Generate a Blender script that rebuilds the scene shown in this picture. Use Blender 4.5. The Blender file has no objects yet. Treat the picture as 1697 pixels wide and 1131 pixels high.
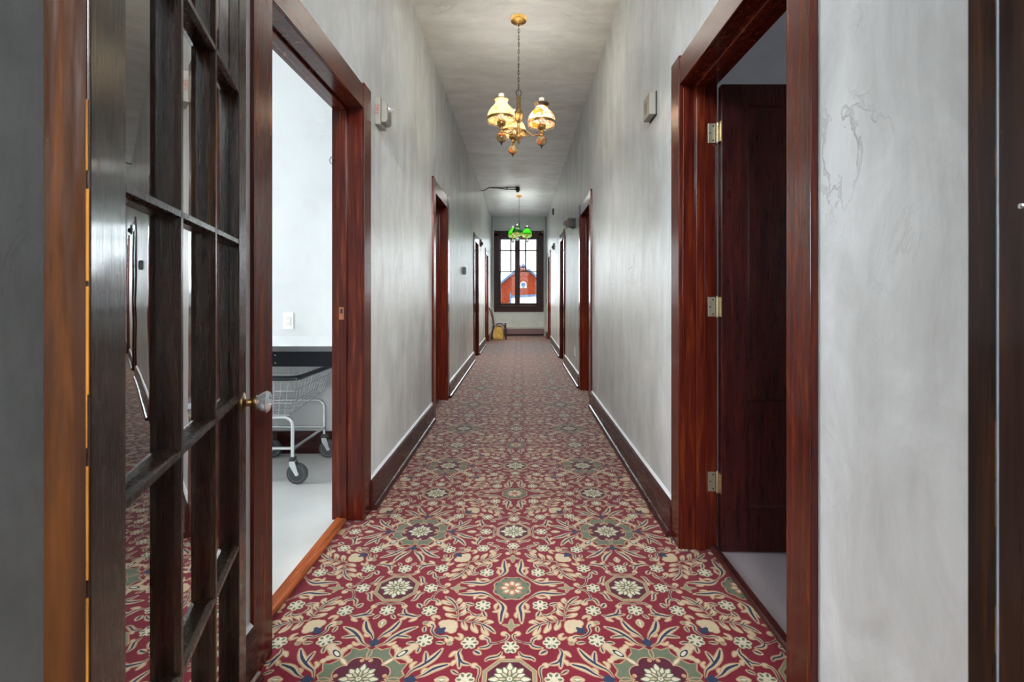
import bpy, bmesh, math, random
import numpy as np
from mathutils import Vector, Matrix
random.seed(7)
S = bpy.context.scene
COL = S.collection
PI = math.pi
R = math.radians

# ------------------------------------------------------------------ camera, world, lights, exposure
CAMZ = 1.15
cam_d = bpy.data.cameras.new('camera')
cam_d.sensor_width = 36.0
cam_d.lens = 36.0 * 800 / 1697
cam_d.shift_x = -13.5 / 1697
cam_d.shift_y = -(565.5 - 489) / 1697
cam_d.clip_start = 0.05
cam_d.dof.use_dof = True
cam_d.dof.focus_distance = 3.2
cam_d.dof.aperture_fstop = 9.0
cam = bpy.data.objects.new('camera', cam_d)
cam.location = (0, 0, CAMZ)
cam.rotation_euler = (PI / 2, 0, 0)
COL.objects.link(cam)
S.camera = cam

w = bpy.data.worlds.new('overcast_sky')
S.world = w
w.use_nodes = True
wn = w.node_tree.nodes
bg = wn['Background']
bg.inputs[0].default_value = (0.88, 0.95, 1.0, 1)
bg.inputs[1].default_value = 20.0


def area(name, loc, rot, sx, sy, power, color=(1, 1, 1), portal=False, spread=PI):
    d = bpy.data.lights.new(name, 'AREA')
    d.shape = 'RECTANGLE'
    d.size = sx
    d.size_y = sy
    d.energy = power
    d.color = color
    d.spread = spread
    if portal:
        d.cycles.is_portal = True
    o = bpy.data.objects.new(name, d)
    o.location = loc
    o.rotation_euler = rot
    COL.objects.link(o)
    return o


# sky light entering through the window at the end of the hall
area('end_window_portal', (-0.045, 13.86, 1.8), (-PI / 2, 0, 0), 1.2, 2.0, 1, portal=True)
# daylight through the window of the laundry room (outer wall); side-room and stair-hall lights are added unseen fill
area('laundry_window_portal', (-3.92, 2.65, 1.75), (0, -PI / 2, 0), 1.1, 1.3, 1, portal=True)
area('side_room_fill_light', (4.0, 0.2, 1.7), (0, PI / 2, 0), 1.2, 0.9, 14, (0.85, 0.92, 1.0))  # added fill light; this room has no window opening
area('stair_hall_high_fill_light', (0, -3.15, 3.0), (PI / 2, 0, 0), 2.4, 0.5, 300, (0.95, 0.98, 1.0))  # invented source, added to brighten the hall from behind the camera
# unseen overhead fill added behind the camera to brighten the near end
area('stair_hall_ceiling_fill', (0.0, -1.0, 3.30), (0, 0, 0), 1.4, 1.2, 55, (1.0, 0.95, 0.88))

S.view_settings.view_transform = 'Standard'
S.view_settings.look = 'None'
S.view_settings.gamma = 1.0
S.view_settings.exposure = 0.78
S.view_settings.use_curve_mapping = False
S.cycles.max_bounces = 12
S.cycles.diffuse_bounces = 7
S.cycles.glossy_bounces = 5
S.cycles.transparent_max_bounces = 24
S.cycles.sample_clamp_indirect = 6
S.cycles.sample_clamp_direct = 2.3
S.cycles.use_denoising = True

# ------------------------------------------------------------------ layout (metres; camera at the origin, hall runs along +y)
XL, XR = -0.805, 0.736      # hall wall faces
WT = 0.15                   # wall thickness
YE = 13.5                   # end wall
Y0 = 0.38                   # front of the cross wall the camera stands in
H = 3.335
DH = 2.10                   # door head
BZ = 0.165                  # baseboard height

# ------------------------------------------------------------------ materials


def new_mat(name):
    m = bpy.data.materials.new(name)
    m.use_nodes = True
    nt = m.node_tree
    return m, nt, nt.nodes['Principled BSDF']


def ramp(nt, stops):
    r = nt.nodes.new('ShaderNodeValToRGB')
    e = r.color_ramp.elements
    e[0].position, e[0].color = stops[0][0], (*stops[0][1], 1)
    e[1].position, e[1].color = stops[-1][0], (*stops[-1][1], 1)
    for p, c in stops[1:-1]:
        x = e.new(p)
        x.color = (*c, 1)
    return r


def noise(nt, scale, detail=4, rough=0.55, dist=0.0, vec=(1, 1, 1)):
    tc = nt.nodes.new('ShaderNodeTexCoord')
    mp = nt.nodes.new('ShaderNodeMapping')
    mp.inputs['Scale'].default_value = vec
    n = nt.nodes.new('ShaderNodeTexNoise')
    n.inputs['Scale'].default_value = scale
    n.inputs['Detail'].default_value = detail
    n.inputs['Roughness'].default_value = rough
    n.inputs['Distortion'].default_value = dist
    nt.links.new(tc.outputs['Object'], mp.inputs['Vector'])
    nt.links.new(mp.outputs[0], n.inputs['Vector'])
    return n


def simple(name, color, rough=0.5, metal=0.0, spec=0.5, var=0.12, nscale=20, bump=0.0, coat=0.0, trans=0.0, ior=1.45):
    m, nt, b = new_mat(name)
    n = noise(nt, nscale)
    c2 = tuple(max(0, c * (1 - var)) for c in color)
    c3 = tuple(min(1, c * (1 + var)) for c in color)
    r = ramp(nt, [(0.3, c2), (0.7, c3)])
    nt.links.new(n.outputs['Fac'], r.inputs[0])
    nt.links.new(r.outputs[0], b.inputs['Base Color'])
    b.inputs['Roughness'].default_value = rough
    b.inputs['Metallic'].default_value = metal
    b.inputs['Specular IOR Level'].default_value = spec
    b.inputs['Coat Weight'].default_value = coat
    b.inputs['Transmission Weight'].default_value = trans
    b.inputs['IOR'].default_value = ior
    if bump:
        bp = nt.nodes.new('ShaderNodeBump')
        bp.inputs['Strength'].default_value = bump
        bp.inputs['Distance'].default_value = 0.002
        nt.links.new(n.outputs['Fac'], bp.inputs['Height'])
        nt.links.new(bp.outputs[0], b.inputs['Normal'])
    return m


def wood(name, axis, dark, mid, light, rough=0.17, scale=9, coat=0.12, lightpos=0.8, spec=0.25):
    """lacquered wood; the grain runs along `axis`"""
    m, nt, b = new_mat(name)
    vec = [6.0, 6.0, 6.0]
    vec['xyz'.index(axis)] = 0.35
    n = noise(nt, scale, 6, 0.6, 0.6, vec)
    r = ramp(nt, [(0.28, dark), (0.55, mid), (lightpos, light)])
    nt.links.new(n.outputs['Fac'], r.inputs[0])
    nt.links.new(r.outputs[0], b.inputs['Base Color'])
    n2 = noise(nt, scale * 3.5, 5, 0.7, 0.2, vec)
    rr = nt.nodes.new('ShaderNodeMapRange')
    rr.inputs['From Min'].default_value = 0.3
    rr.inputs['From Max'].default_value = 0.75
    rr.inputs['To Min'].default_value = rough * 0.7
    rr.inputs['To Max'].default_value = rough * 1.7
    nt.links.new(n2.outputs['Fac'], rr.inputs['Value'])
    nt.links.new(rr.outputs[0], b.inputs['Roughness'])
    bp = nt.nodes.new('ShaderNodeBump')
    bp.inputs['Strength'].default_value = 0.15
    bp.inputs['Distance'].default_value = 0.001
    nt.links.new(n2.outputs['Fac'], bp.inputs['Height'])
    nt.links.new(bp.outputs[0], b.inputs['Normal'])
    b.inputs['Coat Weight'].default_value = coat
    b.inputs['Coat Roughness'].default_value = 0.08
    b.inputs['Specular IOR Level'].default_value = spec
    return m


MAH = ((0.030, 0.0035, 0.0025), (0.075, 0.0095, 0.0045), (0.18, 0.038, 0.006))
wood_z = wood('mahogany_upright', 'z', *MAH)
wood_y = wood('mahogany_along_hall', 'y', *MAH)
wood_x = wood('mahogany_across', 'x', *MAH)
base_w = wood('baseboard_wood', 'y', (0.016, 0.004, 0.004), (0.045, 0.010, 0.009), (0.09, 0.022, 0.015), 0.25, spec=0.25, coat=0.1)
base_wx = wood('baseboard_wood_across', 'x', (0.016, 0.004, 0.004), (0.045, 0.010, 0.009), (0.09, 0.022, 0.015), 0.25, spec=0.25, coat=0.1)
leaf_w = wood('door_leaf_wood', 'z', (0.010, 0.002, 0.002), (0.038, 0.006, 0.005), (0.075, 0.013, 0.009), 0.28)
french_w = wood('french_door_wood', 'z', (0.006, 0.003, 0.002), (0.014, 0.006, 0.003), (0.055, 0.022, 0.007), 0.22, coat=0.2, spec=0.2, lightpos=0.75)
worn_w = wood('worn_edge_wood', 'z', (0.006, 0.002, 0.001), (0.020, 0.006, 0.0012), (0.062, 0.019, 0.002), 0.6, coat=0.0, scale=5, spec=0.10)
bare_w = wood('bare_edge_wood', 'z', (0.06, 0.022, 0.003), (0.16, 0.065, 0.008), (0.24, 0.11, 0.016), 0.6, coat=0.0, spec=0.10)
sill_w = wood('orange_threshold_wood', 'y', (0.10, 0.022, 0.008), (0.32, 0.075, 0.02), (0.50, 0.15, 0.05), 0.3)
post_w = wood('dark_post_wood', 'z', (0.007, 0.003, 0.0025), (0.020, 0.008, 0.005), (0.10, 0.034, 0.007), 0.33, coat=0.08, spec=0.15, lightpos=0.85)


def plaster(name, along, c_lo, c_hi, streak=1.0, rough=0.36, bumpd=0.006, vec=(1, 5.5, 0.8)):
    """hand trowelled, semi-gloss painted plaster with brushed streaks and chips"""
    m, nt, b = new_mat(name)
    n1 = noise(nt, 1.6, 7, 0.62, 0.5, vec)            # long streaks
    n2 = noise(nt, 3.2, 6, 0.65, 0.5, (1, 1.6, 1))      # trowel flats
    mx = nt.nodes.new('ShaderNodeMix')
    mx.inputs[0].default_value = 0.45
    nt.links.new(n1.outputs['Fac'], mx.inputs[2])
    nt.links.new(n2.outputs['Fac'], mx.inputs[3])
    r = ramp(nt, [(0.34, c_lo), (0.52, tuple(a * (1 - streak * .35) + b_ * streak * .35 for a, b_ in zip(c_hi, c_lo))), (0.60, c_hi)])
    nt.links.new(mx.outputs[0], r.inputs[0])
    # ridges: thin creases where distorted noise crosses its middle value
    n3 = noise(nt, 2.6, 6, 0.62, 1.6, (1, 1, 1) if along == 'y' else (1, 1, 1))
    a1 = nt.nodes.new('ShaderNodeMath'); a1.operation = 'SUBTRACT'; a1.inputs[1].default_value = 0.5
    a2 = nt.nodes.new('ShaderNodeMath'); a2.operation = 'ABSOLUTE'
    mr = nt.nodes.new('ShaderNodeMapRange')
    mr.inputs['From Min'].default_value = 0.0
    mr.inputs['From Max'].default_value = 0.02
    mr.inputs['To Min'].default_value = 0.22
    mr.inputs['To Max'].default_value = 0.0
    nt.links.new(n3.outputs['Fac'], a1.inputs[0]); nt.links.new(a1.outputs[0], a2.inputs[0]); nt.links.new(a2.outputs[0], mr.inputs['Value'])
    gate = noise(nt, 2.3, 2, 0.5, 0)
    gm = nt.nodes.new('ShaderNodeMapRange'); gm.inputs['From Min'].default_value = 0.58; gm.inputs['From Max'].default_value = 0.72
    nt.links.new(gate.outputs['Fac'], gm.inputs['Value'])
    mm = nt.nodes.new('ShaderNodeMath'); mm.operation = 'MULTIPLY'
    nt.links.new(mr.outputs[0], mm.inputs[0]); nt.links.new(gm.outputs[0], mm.inputs[1])
    dk = nt.nodes.new('ShaderNodeMix'); dk.data_type = 'RGBA'; dk.blend_type = 'MULTIPLY'
    dk.inputs['B'].default_value = (0.76, 0.755, 0.75, 1)
    ms = nt.nodes.new('ShaderNodeMath'); ms.operation = 'MULTIPLY'; ms.inputs[1].default_value = 3.6 * streak; ms.use_clamp = True
    nt.links.new(mm.outputs[0], ms.inputs[0]); nt.links.new(ms.outputs[0], dk.inputs['Factor'])
    nt.links.new(r.outputs[0], dk.inputs['A']); nt.links.new(dk.outputs['Result'], b.inputs['Base Color'])
    ad = nt.nodes.new('ShaderNodeMath'); ad.operation = 'ADD'
    nt.links.new(mx.outputs[0], ad.inputs[0]); nt.links.new(mm.outputs[0], ad.inputs[1])
    bp = nt.nodes.new('ShaderNodeBump')
    bp.inputs['Strength'].default_value = 0.8
    bp.inputs['Distance'].default_value = bumpd
    nt.links.new(ad.outputs[0], bp.inputs['Height'])
    nt.links.new(bp.outputs[0], b.inputs['Normal'])
    b.inputs['Roughness'].default_value = rough
    b.inputs['Specular IOR Level'].default_value = 0.5
    return m


wall_m = plaster('hall_plaster', 'y', (0.43, 0.44, 0.435), (0.70, 0.735, 0.75), 1.0, 0.33, 0.012, (1, 2.3, 0.55))
wall_plain = plaster('side_room_plaster', 'y', (0.53, 0.535, 0.53), (0.58, 0.587, 0.582), 0.3, 0.5, 0.006, (1, 1, 1))
ceil_m = plaster('ceiling_plaster', 'x', (0.66, 0.67, 0.67), (0.88, 0.905, 0.91), 1.0, 0.38, 0.014, (1.0, 3.4, 1))
dim_m = plaster('grey_room_plaster', 'y', (0.44, 0.43, 0.44), (0.52, 0.51, 0.52), 0.3, 0.6, 0.004, (1, 1, 1))

brass = simple('antique_brass', (0.42, 0.24, 0.07), 0.28, 1.0, nscale=60, var=0.35)
brass_d = simple('aged_brass', (0.20, 0.12, 0.05), 0.38, 1.0, nscale=80, var=0.4)
iron_d = simple('dark_chain_metal', (0.05, 0.035, 0.025), 0.4, 0.9)
chrome = simple('chrome', (0.80, 0.81, 0.82), 0.12, 1.0, var=0.03)
wire_m = simple('zinc_wire', (0.70, 0.71, 0.72), 0.25, 1.0, var=0.05)
steel_h = simple('satin_nickel', (0.62, 0.58, 0.46), 0.33, 0.9, var=0.08)
hinge_b = simple('brassy_hinge_leaf', (0.62, 0.50, 0.26), 0.3, 1.0, var=0.2, nscale=90)
black_m = simple('black_laminate', (0.008, 0.009, 0.012), 0.4, spec=0.15)
rubber = simple('dark_rubber', (0.02, 0.024, 0.032), 0.35)
grey_pl = simple('grey_rubber', (0.075, 0.078, 0.082), 0.5, spec=0.2)
white_pl = simple('white_plastic', (0.78, 0.78, 0.76), 0.35, var=0.03)
offw_pl = simple('aged_white_plastic', (0.27, 0.26, 0.225), 0.4, var=0.06)
grey_box = simple('grey_plastic', (0.035, 0.035, 0.033), 0.5, var=0.1, spec=0.15)
teal_pl = simple('dark_teal_plastic', (0.03, 0.055, 0.065), 0.4)
red_ink = simple('red_lettering', (0.35, 0.05, 0.03), 0.5)
slot_m = simple('dark_slot', (0.02, 0.02, 0.02), 0.6)
edging = simple('pale_edging', (0.66, 0.69, 0.72), 0.3, var=0.05)
top_m = simple('grey_laminate_top', (0.62, 0.63, 0.63), 0.12, spec=0.8, var=0.03)
edge_m = simple('grey_table_edge', (0.10, 0.10, 0.105), 0.35)
tile_m = simple('laundry_floor_vinyl', (0.60, 0.60, 0.58), 0.35, var=0.08, nscale=3)
lav_m = simple('lavender_grey_carpet', (0.27, 0.235, 0.25), 0.95, spec=0.1, var=0.25, nscale=350, bump=0.6)
chair_w = simple('worn_brown_chair_paint', (0.030, 0.012, 0.008), 0.35, var=0.3)
chair_s = simple('grey_seat_paint', (0.12, 0.12, 0.13), 0.25, var=0.2)
bag_m = simple('yellow_tan_cloth', (0.46, 0.33, 0.09), 0.8, var=0.3, nscale=12, bump=0.8)
pipe_m = simple('painted_pipe', (0.50, 0.53, 0.50), 0.35, var=0.06)
heat_m = simple('burgundy_heater_paint', (0.048, 0.013, 0.017), 0.4, var=0.2)
heat_t = simple('grey_heater_top', (0.25, 0.24, 0.23), 0.35, var=0.2)
copper_w = simple('bare_copper_wood_plate', (0.38, 0.14, 0.07), 0.4, 0.6)


def glass_mat(name, tint=(1, 1, 1), rough=0.0, boost=1.0):
    m = bpy.data.materials.new(name)
    m.use_nodes = True
    nt = m.node_tree
    nt.nodes.remove(nt.nodes['Principled BSDF'])
    out = nt.nodes['Material Output']
    t = nt.nodes.new('ShaderNodeBsdfTransparent'); t.inputs[0].default_value = (*tint, 1)
    g = nt.nodes.new('ShaderNodeBsdfGlossy'); g.inputs['Roughness'].default_value = rough
    f = nt.nodes.new('ShaderNodeFresnel'); f.inputs[0].default_value = 1.52
    n = noise(nt, 5, 2, 0.5)
    bp = nt.nodes.new('ShaderNodeBump'); bp.inputs['Strength'].default_value = 0.025; bp.inputs['Distance'].default_value = 0.01
    nt.links.new(n.outputs['Fac'], bp.inputs['Height']); nt.links.new(bp.outputs[0], g.inputs['Normal'])
    mu = nt.nodes.new('ShaderNodeMath'); mu.operation = 'MULTIPLY'; mu.inputs[1].default_value = boost; mu.use_clamp = True
    mx = nt.nodes.new('ShaderNodeMixShader')
    nt.links.new(f.outputs[0], mu.inputs[0]); nt.links.new(mu.outputs[0], mx.inputs[0])
    nt.links.new(t.outputs[0], mx.inputs[1]); nt.links.new(g.outputs[0], mx.inputs[2])
    nt.links.new(mx.outputs[0], out.inputs[0])
    return m


pane_m = glass_mat('old_window_glass', (0.93, 0.95, 0.95), 0.0, 3.0)
clear_m = glass_mat('clear_pane', (0.97, 0.99, 0.99))
chim_m = bpy.data.materials.new('frosted_chimney_glass')
chim_m.use_nodes = True
_n = chim_m.node_tree
_n.nodes.remove(_n.nodes['Principled BSDF'])
_a = _n.nodes.new('ShaderNodeBsdfTranslucent'); _a.inputs[0].default_value = (.92, .92, .9, 1)
_b = _n.nodes.new('ShaderNodeBsdfTransparent'); _b.inputs[0].default_value = (.95, .95, .93, 1)
_c = _n.nodes.new('ShaderNodeBsdfGlossy'); _c.inputs['Roughness'].default_value = .1
_m = _n.nodes.new('ShaderNodeMixShader'); _m.inputs[0].default_value = .7
_k = _n.nodes.new('ShaderNodeMixShader'); _k.inputs[0].default_value = .08
_n.links.new(_a.outputs[0], _m.inputs[1]); _n.links.new(_b.outputs[0], _m.inputs[2])
_n.links.new(_m.outputs[0], _k.inputs[1]); _n.links.new(_c.outputs[0], _k.inputs[2])
_n.links.new(_k.outputs[0], _n.nodes['Material Output'].inputs[0])
knob_m = simple('silvered_cut_glass', (0.86, 0.92, 0.97), 0.05, 0.65, trans=0.5, var=0.0, ior=1.5)


def shade_mat(name, col, dens, flowers=None, see=0.2):
    m = bpy.data.materials.new(name)
    m.use_nodes = True
    nt = m.node_tree
    b = nt.nodes['Principled BSDF']
    out = nt.nodes['Material Output']
    tr = nt.nodes.new('ShaderNodeBsdfTranslucent')
    mx = nt.nodes.new('ShaderNodeMixShader'); mx.inputs[0].default_value = dens
    base = nt.nodes.new('ShaderNodeRGB'); base.outputs[0].default_value = (*col, 1)
    src = base.outputs[0]
    if flowers:
        n = noise(nt, 16, 3, 0.5, 0.6)
        r = ramp(nt, [(0.0, col), (0.54, col), (0.58, flowers[0]), (0.66, flowers[1]), (1.0, flowers[1])])
        nt.links.new(n.outputs['Fac'], r.inputs[0])
        src = r.outputs[0]
    nt.links.new(src, b.inputs['Base Color']); nt.links.new(src, tr.inputs[0])
    b.inputs['Roughness'].default_value = 0.18
    nt.links.new(b.outputs[0], mx.inputs[1]); nt.links.new(tr.outputs[0], mx.inputs[2])
    tp = nt.nodes.new('ShaderNodeBsdfTransparent'); tp.inputs[0].default_value = (.96, .95, .90, 1)
    m2 = nt.nodes.new('ShaderNodeMixShader'); m2.inputs[0].default_value = see
    nt.links.new(mx.outputs[0], m2.inputs[1]); nt.links.new(tp.outputs[0], m2.inputs[2])
    nt.links.new(m2.outputs[0], out.inputs[0])
    return m


shade_plain = shade_mat('cream_milk_glass', (0.92, 0.84, 0.58), 0.78, ((0.86, 0.76, 0.48), (0.60, 0.42, 0.18)))
shade_flor = shade_mat('flowered_milk_glass', (0.90, 0.86, 0.76), 0.7, ((0.75, 0.20, 0.02), (0.85, 0.40, 0.02)))
shade_green = shade_mat('green_cased_glass', (0.10, 0.55, 0.02), 0.45, see=0.0)
shade_dgreen = shade_mat('dark_green_glass', (0.005, 0.10, 0.01), 0.15, see=0.0)
frill_m = glass_mat('hobnail_glass', (0.95, 0.80, 0.66), 0.12, 2.5)


def spotted(name, base, c1, c2, scale):
    m, nt, b = new_mat(name)
    n = noise(nt, scale, 3, 0.5, 0.4)
    r = ramp(nt, [(0.0, base), (0.48, base), (0.54, c1), (0.62, c2), (1.0, c2)])
    nt.links.new(n.outputs['Fac'], r.inputs[0]); nt.links.new(r.outputs[0], b.inputs['Base Color'])
    b.inputs['Roughness'].default_value = 0.15
    return m


ball_m = spotted('painted_ceramic_ball', (0.16, 0.11, 0.045), (0.05, 0.03, 0.012), (0.42, 0.085, 0.008), 26)
ballg_m = simple('clear_ball_glass', (0.65, 0.75, 0.8), 0.05, trans=0.6, var=0.1)


def emit(name, col, strength):
    m = bpy.data.materials.new(name)
    m.use_nodes = True
    nt = m.node_tree
    nt.nodes.remove(nt.nodes['Principled BSDF'])
    e = nt.nodes.new('ShaderNodeEmission')
    e.inputs[0].default_value = (*col, 1); e.inputs[1].default_value = strength
    nt.links.new(e.outputs[0], nt.nodes['Material Output'].inputs[0])
    return m


bulb_m = emit('warm_lit_bulb', (1.0, 0.96, 0.90), 7500)
bulb_g = emit('lit_bulb', (1.0, 0.97, 0.95), 34000)


def brick_mat():
    m, nt, b = new_mat('red_brick')
    tc = nt.nodes.new('ShaderNodeTexCoord')
    mp = nt.nodes.new('ShaderNodeMapping')
    mp.inputs['Rotation'].default_value = (PI / 2, 0, 0)
    bk = nt.nodes.new('ShaderNodeTexBrick')
    bk.inputs['Scale'].default_value = 1.0
    bk.inputs['Color1'].default_value = (0.026, 0.0030, 0.0009, 1)
    bk.inputs['Color2'].default_value = (0.038, 0.0050, 0.0015, 1)
    bk.inputs['Mortar'].default_value = (0.032, 0.009, 0.005, 1)
    bk.inputs['Brick Width'].default_value = 0.44
    bk.inputs['Row Height'].default_value = 0.16
    bk.inputs['Mortar Size'].default_value = 0.016
    nt.links.new(tc.outputs['Object'], mp.inputs[0]); nt.links.new(mp.outputs[0], bk.inputs[0])
    nt.links.new(bk.outputs[0], b.inputs['Base Color'])
    b.inputs['Roughness'].default_value = 0.85
    b.inputs['Specular IOR Level'].default_value = 0.0
    return m


brick_m = brick_mat()
glint_m = simple('painted_corner_glint', (0.13, 0.15, 0.18), 0.3, spec=0.7)  # pale blue-grey colour stands in for the glint on the post corner
window_w = wood('dark_window_wood', 'z', (0.010, 0.002, 0.002), (0.022, 0.004, 0.004), (0.045, 0.009, 0.008), 0.3, coat=0.0, spec=0.12)
slate_m = simple('blue_grey_roof_edge', (0.012, 0.02, 0.035), 0.7, spec=0.0)
snow_m = simple('white_membrane_roof', (0.10, 0.10, 0.095), 0.8, var=0.05, spec=0.1)
ground_m = simple('winter_ground', (0.20, 0.20, 0.19), 0.9)


def carpet_mat(name, col, var=0.25):
    col = tuple(c * 0.62 for c in col)
    m, nt, b = new_mat(name)
    n = noise(nt, 420, 3, 0.6)
    r = ramp(nt, [(0.3, tuple(c * (1 - var) for c in col)), (0.7, tuple(min(1, c * (1 + var)) for c in col))])
    nt.links.new(n.outputs['Fac'], r.inputs[0]); nt.links.new(r.outputs[0], b.inputs['Base Color'])
    bp = nt.nodes.new('ShaderNodeBump'); bp.inputs['Strength'].default_value = 0.5; bp.inputs['Distance'].default_value = 0.002
    nt.links.new(n.outputs['Fac'], bp.inputs['Height']); nt.links.new(bp.outputs[0], b.inputs['Normal'])
    b.inputs['Roughness'].default_value = 0.9
    b.inputs['Specular IOR Level'].default_value = 0.25
    b.inputs['Sheen Weight'].default_value = 0.28
    b.inputs['Sheen Roughness'].default_value = 0.3
    b.inputs['Sheen Tint'].default_value = (0.97, 0.93, 1.0, 1)
    return m


CARP = [carpet_mat('carpet_crimson', (0.19, 0.004, 0.020)), carpet_mat('carpet_tan', (0.50, 0.30, 0.17)),
        carpet_mat('carpet_cream', (0.62, 0.50, 0.33)), carpet_mat('carpet_navy', (0.022, 0.035, 0.085)),
        carpet_mat('carpet_sage', (0.135, 0.165, 0.105)), carpet_mat('carpet_plum', (0.085, 0.005, 0.022)),
        carpet_mat('carpet_ivory', (0.72, 0.66, 0.50)), carpet_mat('carpet_rust', (0.48, 0.10, 0.045)),
        carpet_mat('carpet_olive', (0.27, 0.27, 0.17))]

# ------------------------------------------------------------------ mesh helpers


class MB:
    def __init__(self):
        self.v, self.f, self.m = [], [], []

    def add(self, vs, fs, mi=0):
        o = len(self.v)
        self.v += [tuple(p) for p in vs]
        self.f += [tuple(i + o for i in f) for f in fs]
        self.m += [mi] * len(fs)
        return self

    def box(self, x0, x1, y0, y1, z0, z1, mi=0):
        vs = [(x, y, z) for x in (x0, x1) for y in (y0, y1) for z in (z0, z1)]
        fs = [(0, 1, 3, 2), (4, 6, 7, 5), (0, 4, 5, 1), (2, 3, 7, 6), (0, 2, 6, 4), (1, 5, 7, 3)]
        return self.add(vs, fs, mi)

    def prism(self, poly, axis, a, b, mi=0):
        """poly: 2D points in the plane of the two other axes; extruded along axis from a to b"""
        n = len(poly)
        def p(q, t):
            return {'x': (t, q[0], q[1]), 'y': (q[0], t, q[1]), 'z': (q[0], q[1], t)}[axis]
        vs = [p(q, a) for q in poly] + [p(q, b) for q in poly]
        fs = [tuple(range(n))[::-1], tuple(range(n, 2 * n))] + [(i, (i + 1) % n, n + (i + 1) % n, n + i) for i in range(n)]
        return self.add(vs, fs, mi)

    def lathe(self, prof, c=(0, 0, 0), seg=24, axis='z', mi=0, close=True):
        """prof: [(r, h)...] around axis through c"""
        n = len(prof)
        vs = []
        for r, h in prof:
            for k in range(seg):
                a = 2 * PI * k / seg
                u, v_ = r * math.cos(a), r * math.sin(a)
                d = {'z': (u, v_, h), 'x': (h, u, v_), 'y': (u, h, v_)}[axis]
                vs.append((c[0] + d[0], c[1] + d[1], c[2] + d[2]))
        fs = []
        for i in range(n - 1):
            for k in range(seg):
                k2 = (k + 1) % seg
                fs.append((i * seg + k, i * seg + k2, (i + 1) * seg + k2, (i + 1) * seg + k))
        if close:
            if prof[0][0] > 1e-5:
                fs.append(tuple(range(seg))[::-1])
            if prof[-1][0] > 1e-5:
                fs.append(tuple((n - 1) * seg + k for k in range(seg)))
        return self.add(vs, fs, mi)

    def tube(self, pts, r, seg=8, mi=0, closed=False):
        pts = [Vector(p) for p in pts]
        n = len(pts)
        rs = r if isinstance(r, (list, tuple)) else [r] * n
        vs = []
        prev = None
        for i, p in enumerate(pts):
            if closed:
                t = pts[(i + 1) % n] - pts[i - 1]
            else:
                t = pts[min(i + 1, n - 1)] - pts[max(i - 1, 0)]
            t.normalize()
            if prev is None:
                up = Vector((0, 0, 1)) if abs(t.z) < 0.9 else Vector((1, 0, 0))
                u = t.cross(up).normalized()
            else:
                u = (prev - t * prev.dot(t))
                u.normalize()
            prev = u
            w_ = t.cross(u)
            for k in range(seg):
                a = 2 * PI * k / seg
                vs.append(p + (u * math.cos(a) + w_ * math.sin(a)) * rs[i])
        fs = []
        for i in range(n if closed else n - 1):
            j = (i + 1) % n
            for k in range(seg):
                k2 = (k + 1) % seg
                fs.append((i * seg + k, i * seg + k2, j * seg + k2, j * seg + k))
        if not closed:
            fs.append(tuple(range(seg))[::-1])
            fs.append(tuple((n - 1) * seg + k for k in range(seg)))
        return self.add(vs, fs, mi)


def smooth_path(ctrl, n=8):
    """Catmull-Rom through control points"""
    P = [np.array(p, float) for p in ctrl]
    P = [2 * P[0] - P[1]] + P + [2 * P[-1] - P[-2]]
    out = []
    for i in range(1, len(P) - 2):
        for k in range(n):
            t = k / n
            a, b, c, d = P[i - 1], P[i], P[i + 1], P[i + 2]
            out.append(0.5 * (2 * b + (c - a) * t + (2 * a - 5 * b + 4 * c - d) * t * t + (3 * b - a - 3 * c + d) * t ** 3))
    out.append(P[-2])
    return out


def empty(name, loc, label=None, cat=None, group=None, kind=None, rz=0.0, parent=None):
    o = bpy.data.objects.new(name, None)
    o.empty_display_size = 0.1
    COL.objects.link(o)
    o.location = loc
    o.rotation_euler = (0, 0, rz)
    tag(o, label, cat, group, kind)
    o['_base'] = list(loc)
    return o


def tag(o, label=None, cat=None, group=None, kind=None):
    if label: o['label'] = label
    if cat: o['category'] = cat
    if group: o['group'] = group
    if kind: o['kind'] = kind
    return o


def obj(name, mb, mats, parent=None, base=None, bevel=0.0, smooth=False, local=False, label=None, cat=None, group=None, kind=None, seg=2):
    """link MB as one mesh object. Geometry is in world coordinates unless local=True (then in the parent's frame)."""
    if not isinstance(mats, (list, tuple)):
        mats = [mats]
    me = bpy.data.meshes.new(name)
    pb = Vector(parent['_base']) if parent is not None else Vector((0, 0, 0))
    b = Vector(base) if base is not None else (Vector((0, 0, 0)) if (local or parent is not None) else Vector((0, 0, 0)))
    if parent is not None and not local:
        b = pb
    vs = [tuple(Vector(p) - (b if not local else Vector((0, 0, 0)))) for p in mb.v]
    me.from_pydata(vs, [], mb.f)
    for m in mats:
        me.materials.append(m)
    if any(mb.m):
        me.polygons.foreach_set('material_index', mb.m)
    bm = bmesh.new(); bm.from_mesh(me)
    bmesh.ops.recalc_face_normals(bm, faces=bm.faces)
    bm.to_mesh(me); bm.free()
    if smooth:
        for p in me.polygons: p.use_smooth = True
        try:
            me.set_sharp_from_angle(angle=R(40))
        except Exception:
            pass
    me.update()
    o = bpy.data.objects.new(name, me)
    COL.objects.link(o)
    if parent is not None:
        o.parent = parent
        o['_base'] = list(pb)
    else:
        o.location = b
        o['_base'] = list(b)
    if bevel:
        md = o.modifiers.new('edge', 'BEVEL')
        md.width = bevel; md.segments = seg; md.limit_method = 'ANGLE'; md.angle_limit = R(35)
    tag(o, label, cat, group, kind)
    return o


def copy_tree(o, parent=None):
    c = o.copy()
    COL.objects.link(c)
    if parent is not None:
        c.parent = parent
        c.matrix_parent_inverse = o.matrix_parent_inverse.copy()
    for ch in list(o.children):
        copy_tree(ch, c)
    return c


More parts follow.
